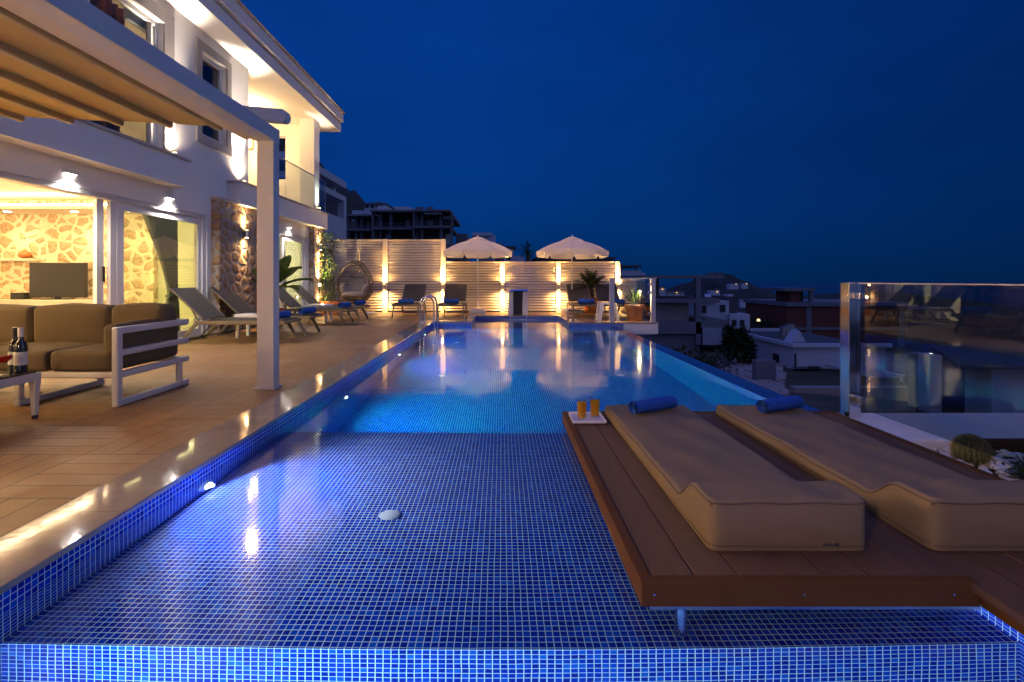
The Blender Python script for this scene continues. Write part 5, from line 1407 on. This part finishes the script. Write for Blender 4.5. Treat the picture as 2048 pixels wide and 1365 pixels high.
m_ = MB(); a = at(1738, 756, 26); b = at(1806, 756, 26)
for k in range(9): m_.box(a.x, b.x, 26 + .42 * k, 26 + .42 * k + .14, a.z, a.z + .08)
for k in range(8): xx = a.x + (b.x - a.x) * k / 7; m_.box(xx - .04, xx + .04, 25.9, 29.6, a.z + .081, a.z + .15)
m_.build('lattice_roof', m_bgwall, c6)
m_ = MB(); m_.box(a.x, a.x + .1, 26.0, 26.1, a.z - 2.4, a.z - .001).box(b.x - .1, b.x, 26.0, 26.1, a.z - 2.4, a.z - .001); m_.build('post', m_bgwall, c6)
# retaining walls and a lane
lw = thing('rubble_wall', 'low stone garden wall in front of the white flat roofed house', 'wall', at(1650, 800, 21))
m_ = MB(); bx(m_, 1590, 776, 1840, 830, 21, .4); m_.build('wall', m_rock, lw)
l2 = thing('concrete_wall', 'concrete retaining wall beside the lane', 'wall', at(1530, 760, 24))
m_ = MB(); bx(m_, 1512, 722, 1552, 850, 25, .4); m_.build('wall', m_conc, l2)
ln = MB()
lpts = [at(1494 + (1590 - 1494) * k / 14, 700, 46 - 17 * k / 14) for k in range(15)]
ln.add([v for p in lpts for v in ((p.x, p.y, gz(p.x, p.y) + .12), (p.x + 1.6, p.y, gz(p.x + 1.6, p.y) + .12))], [(2 * k, 2 * k + 1, 2 * k + 3, 2 * k + 2) for k in range(14)])
struct(ln, 'lane', m_asph)
rk = MB(); rnd = random.Random(31)
for k in range(1500):
    Y = rnd.uniform(19, 40); p = at(rnd.uniform(1415, 1565), 700, Y); z = gz(p.x, Y)
    pebble(rk, (p.x, Y, z + .05), rnd.uniform(.06, .26), rnd)
o = rk.build('rubble', m_rock); o['kind'] = 'stuff'; o['label'] = 'loose pale rubble on the slope below the concrete skeleton'; o['category'] = 'rubble'
def bush(c, rx, rz, lab, n, seed, name='bush', lf=.22, cat='bush'):
    t_ = thing(name, lab, cat, (c.x, c.y, c.z)); rr = random.Random(seed); f_ = MB(); s_ = MB()
    lobes = [(Vector((rr.uniform(-.6, .6) * rx, rr.uniform(-.5, .5) * rx, rr.uniform(.35, .9) * rz)), rr.uniform(.35, .6)) for _ in range(9)]
    for lo, k in lobes: s_.tube([c, c + lo * .5 + Vector((.1, 0, 0)), c + lo], [.09 * rz ** .5, .05, .02], 6)
    for i in range(n):
        lo, k = lobes[rr.randrange(9)]
        v = Vector((rr.gauss(0, 1), rr.gauss(0, 1), rr.gauss(0, 1))).normalized() * (rr.random() ** .5)
        p = c + lo + Vector((v.x * rx * k, v.y * rx * k, v.z * rz * .45 * k + .05))
        f_.leaf(p, v + Vector((rr.uniform(-.5, .5), rr.uniform(-.5, .5), rr.uniform(-.2, .6))), (0, 0, 1), rr.uniform(.6, 1.3) * lf, .5 * lf, .2)
    f_.build('crown', m_bush, t_); s_.build('trunk', m_bark, t_, True)
BL = ((1290, 690, 20, 1.5, 1.9, 'dark bush just below the deck corner'), (1350, 684, 17, 1.9, 2.2, 'wide dark bush under the concrete skeleton'), (1408, 702, 19, 1.4, 1.9, 'dark bush between the wide bush and the rubble slope'), (1482, 648, 32, 1.0, 2.4, 'small dark tree against the bluish white house'), (1540, 632, 62, 3.4, 5.0, 'dark tree behind the end of the lane'), (1508, 628, 68, 3.4, 5.0, 'dark tree between the white house and the lane'), (1575, 640, 66, 2.6, 4.0, 'dark tree beside the brick house'))
for i, (px, py, Y, rx, rz, lab) in enumerate(BL):
    c = at(px, py, Y); c.z -= 1.15 * rz
    bush(c, rx, rz, lab, 1500, 40 + i, 'tree' if Y > 25 else 'bush', .2 if Y < 25 else .42, 'tree' if Y > 25 else 'bush')
# far lit houses on the hill and coast
FH = ((1320, 575, 120, 'tiny lit house at the foot of the hill, nearest the deck corner', 22, 8), (1345, 583, 150, 'low pale house with one lit window below the hill', 46, 7), (1430, 580, 300, 'tiny pale hillside villa in the middle of the hill', 20, 9), (1490, 566, 420, 'tiny lit building on the ridge right of the summit', 12, 4), (1468, 567, 420, 'tiny lit building on the ridge just below the summit', 18, 4), (1488, 598, 200, 'pale building at the foot of the hill', 12, 6))
for i, (px, py, Y, lab, w, h) in enumerate(FH):
    t_ = thing('far_house', lab, 'house', at(px, py + h, Y), 'tiny far houses below the hill')
    m_ = MB(); bx(m_, px - w / 2, py, px + w / 2, py + h * 3, Y, w * Y / F * .8); m_.build('wall', m_bgwall, t_)
    m_ = MB(); bx(m_, px - w / 2 - 1, py - 1.5, px + w / 2 + 1, py, Y, w * Y / F * .85, -.5); m_.build('roof', m_roofd, t_)
    m_ = MB(); bx(m_, px + w * .15, py + h * .3, px + w * .15 + 2.6, py + h * .62, Y, .2, -.3); m_.build('window', e_dim, t_)
# castle ruin on the summit
t_ = thing('hilltop_ruin', 'ruined hilltop walls on the far summit', 'ruin', at(1440, 552, 470))
m_ = MB()
for x0, y0, x1 in ((1412, 549, 1420), (1420, 546, 1428), (1430, 547, 1436), (1436, 545, 1442)): bx(m_, x0, y0, x1, 558, 470, 6)
m_.build('wall', m_conc, t_)

# ================================================================== WORLD, SUN, CAMERA
w = bpy.data.worlds.new('World'); sc.world = w; w.use_nodes = True
nt = w.node_tree; nt.nodes.clear()
def N(t): return nt.nodes.new(t)
out = N('ShaderNodeOutputWorld'); bg = N('ShaderNodeBackground'); nt.links.new(bg.outputs[0], out.inputs[0])
sky = N('ShaderNodeTexSky'); sky.sky_type = 'NISHITA'; sky.sun_disc = False; sky.sun_elevation = R(-2.5); sky.sun_rotation = R(160); sky.altitude = 100; sky.ozone_density = 6
tint = N('ShaderNodeMix'); tint.data_type = 'RGBA'; tint.blend_type = 'MULTIPLY'; tint.inputs[0].default_value = 1
nt.links.new(sky.outputs[0], tint.inputs[6]); tint.inputs[7].default_value = (.10, .16, .30, 1)
tc = N('ShaderNodeTexCoord'); sp = N('ShaderNodeSeparateXYZ'); nt.links.new(tc.outputs['Generated'], sp.inputs[0])
# dusk: deep blue away from the afterglow, lavender overhead and behind
up = N('ShaderNodeValToRGB'); nt.links.new(sp.outputs[2], up.inputs[0])
e = up.color_ramp.elements; e[0].position = 0.0; e[0].color = (.0004, .024, .108, 1); e[1].position = .50; e[1].color = (.0008, .033, .215, 1)
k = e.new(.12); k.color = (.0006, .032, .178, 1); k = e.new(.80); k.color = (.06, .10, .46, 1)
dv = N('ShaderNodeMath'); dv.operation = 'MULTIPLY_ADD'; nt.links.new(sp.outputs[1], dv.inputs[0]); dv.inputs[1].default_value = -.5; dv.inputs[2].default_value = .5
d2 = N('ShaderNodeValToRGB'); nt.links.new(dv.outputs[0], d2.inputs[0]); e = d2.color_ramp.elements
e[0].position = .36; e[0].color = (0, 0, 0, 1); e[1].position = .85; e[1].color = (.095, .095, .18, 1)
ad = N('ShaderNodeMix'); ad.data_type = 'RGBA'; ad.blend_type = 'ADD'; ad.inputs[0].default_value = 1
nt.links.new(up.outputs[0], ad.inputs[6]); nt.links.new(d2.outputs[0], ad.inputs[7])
a2 = N('ShaderNodeMix'); a2.data_type = 'RGBA'; a2.blend_type = 'ADD'; a2.inputs[0].default_value = .0
nt.links.new(ad.outputs[2], a2.inputs[6]); nt.links.new(tint.outputs[2], a2.inputs[7])
a2.inputs[0].default_value = .15
mr = N('ShaderNodeMapRange'); nt.links.new(sp.outputs[0], mr.inputs['Value']); mr.inputs['From Min'].default_value = -.05; mr.inputs['From Max'].default_value = .75; mr.inputs['To Min'].default_value = 1.12; mr.inputs['To Max'].default_value = .62
sxm = N('ShaderNodeMix'); sxm.data_type = 'RGBA'; sxm.blend_type = 'MULTIPLY'; sxm.inputs[0].default_value = 1
nt.links.new(a2.outputs[2], sxm.inputs[6]); hz = N('ShaderNodeTexNoise'); hz.inputs['Scale'].default_value = 2.2; hz.inputs['Detail'].default_value = 4
hs = N('ShaderNodeVectorMath'); hs.operation = 'MULTIPLY'; nt.links.new(tc.outputs['Generated'], hs.inputs[0]); hs.inputs[1].default_value = (1, 1, 3.2); nt.links.new(hs.outputs[0], hz.inputs['Vector'])
hm = N('ShaderNodeMapRange'); nt.links.new(hz.outputs['Fac'], hm.inputs['Value']); hm.inputs['From Min'].default_value = .3; hm.inputs['From Max'].default_value = .7; hm.inputs['To Min'].default_value = .90; hm.inputs['To Max'].default_value = 1.12
hx = N('ShaderNodeMath'); hx.operation = 'MULTIPLY'; nt.links.new(mr.outputs[0], hx.inputs[0]); nt.links.new(hm.outputs[0], hx.inputs[1])
nt.links.new(hx.outputs[0], sxm.inputs[7]); nt.links.new(sxm.outputs[2], bg.inputs[0]); bg.inputs[1].default_value = 1.0
S = bpy.data.lights.new('afterglow_sun', 'SUN'); S.energy = .27; S.color = (.62, .70, 1.0); S.angle = R(40)
so = bpy.data.objects.new('afterglow_sun', S); C.objects.link(so); so.rotation_euler = Vector((-1, .12, -.26)).to_track_quat('-Z', 'Y').to_euler()

cam = bpy.data.cameras.new('camera'); co = bpy.data.objects.new('camera', cam); C.objects.link(co)
co.location = (0, 0, EYE); co.rotation_euler = (PI / 2, 0, 0)
cam.sensor_width = 36; cam.lens = 18; cam.shift_x = .01025; cam.shift_y = -.0598; cam.clip_start = .05; cam.clip_end = 20000
sc.camera = co
sc.view_settings.view_transform = 'Standard'; sc.view_settings.look = 'None'; sc.view_settings.exposure = 0; sc.view_settings.gamma = 1
sc.render.engine = 'CYCLES'
cy = sc.cycles
cy.use_denoising = True; cy.max_bounces = 10; cy.diffuse_bounces = 4; cy.glossy_bounces = 4; cy.transmission_bounces = 8; cy.transparent_max_bounces = 16
cy.sample_clamp_indirect = 25.0; cy.sample_clamp_direct = 0; cy.blur_glossy = .5; cy.use_light_tree = True
cy.caustics_reflective = False; cy.caustics_refractive = True
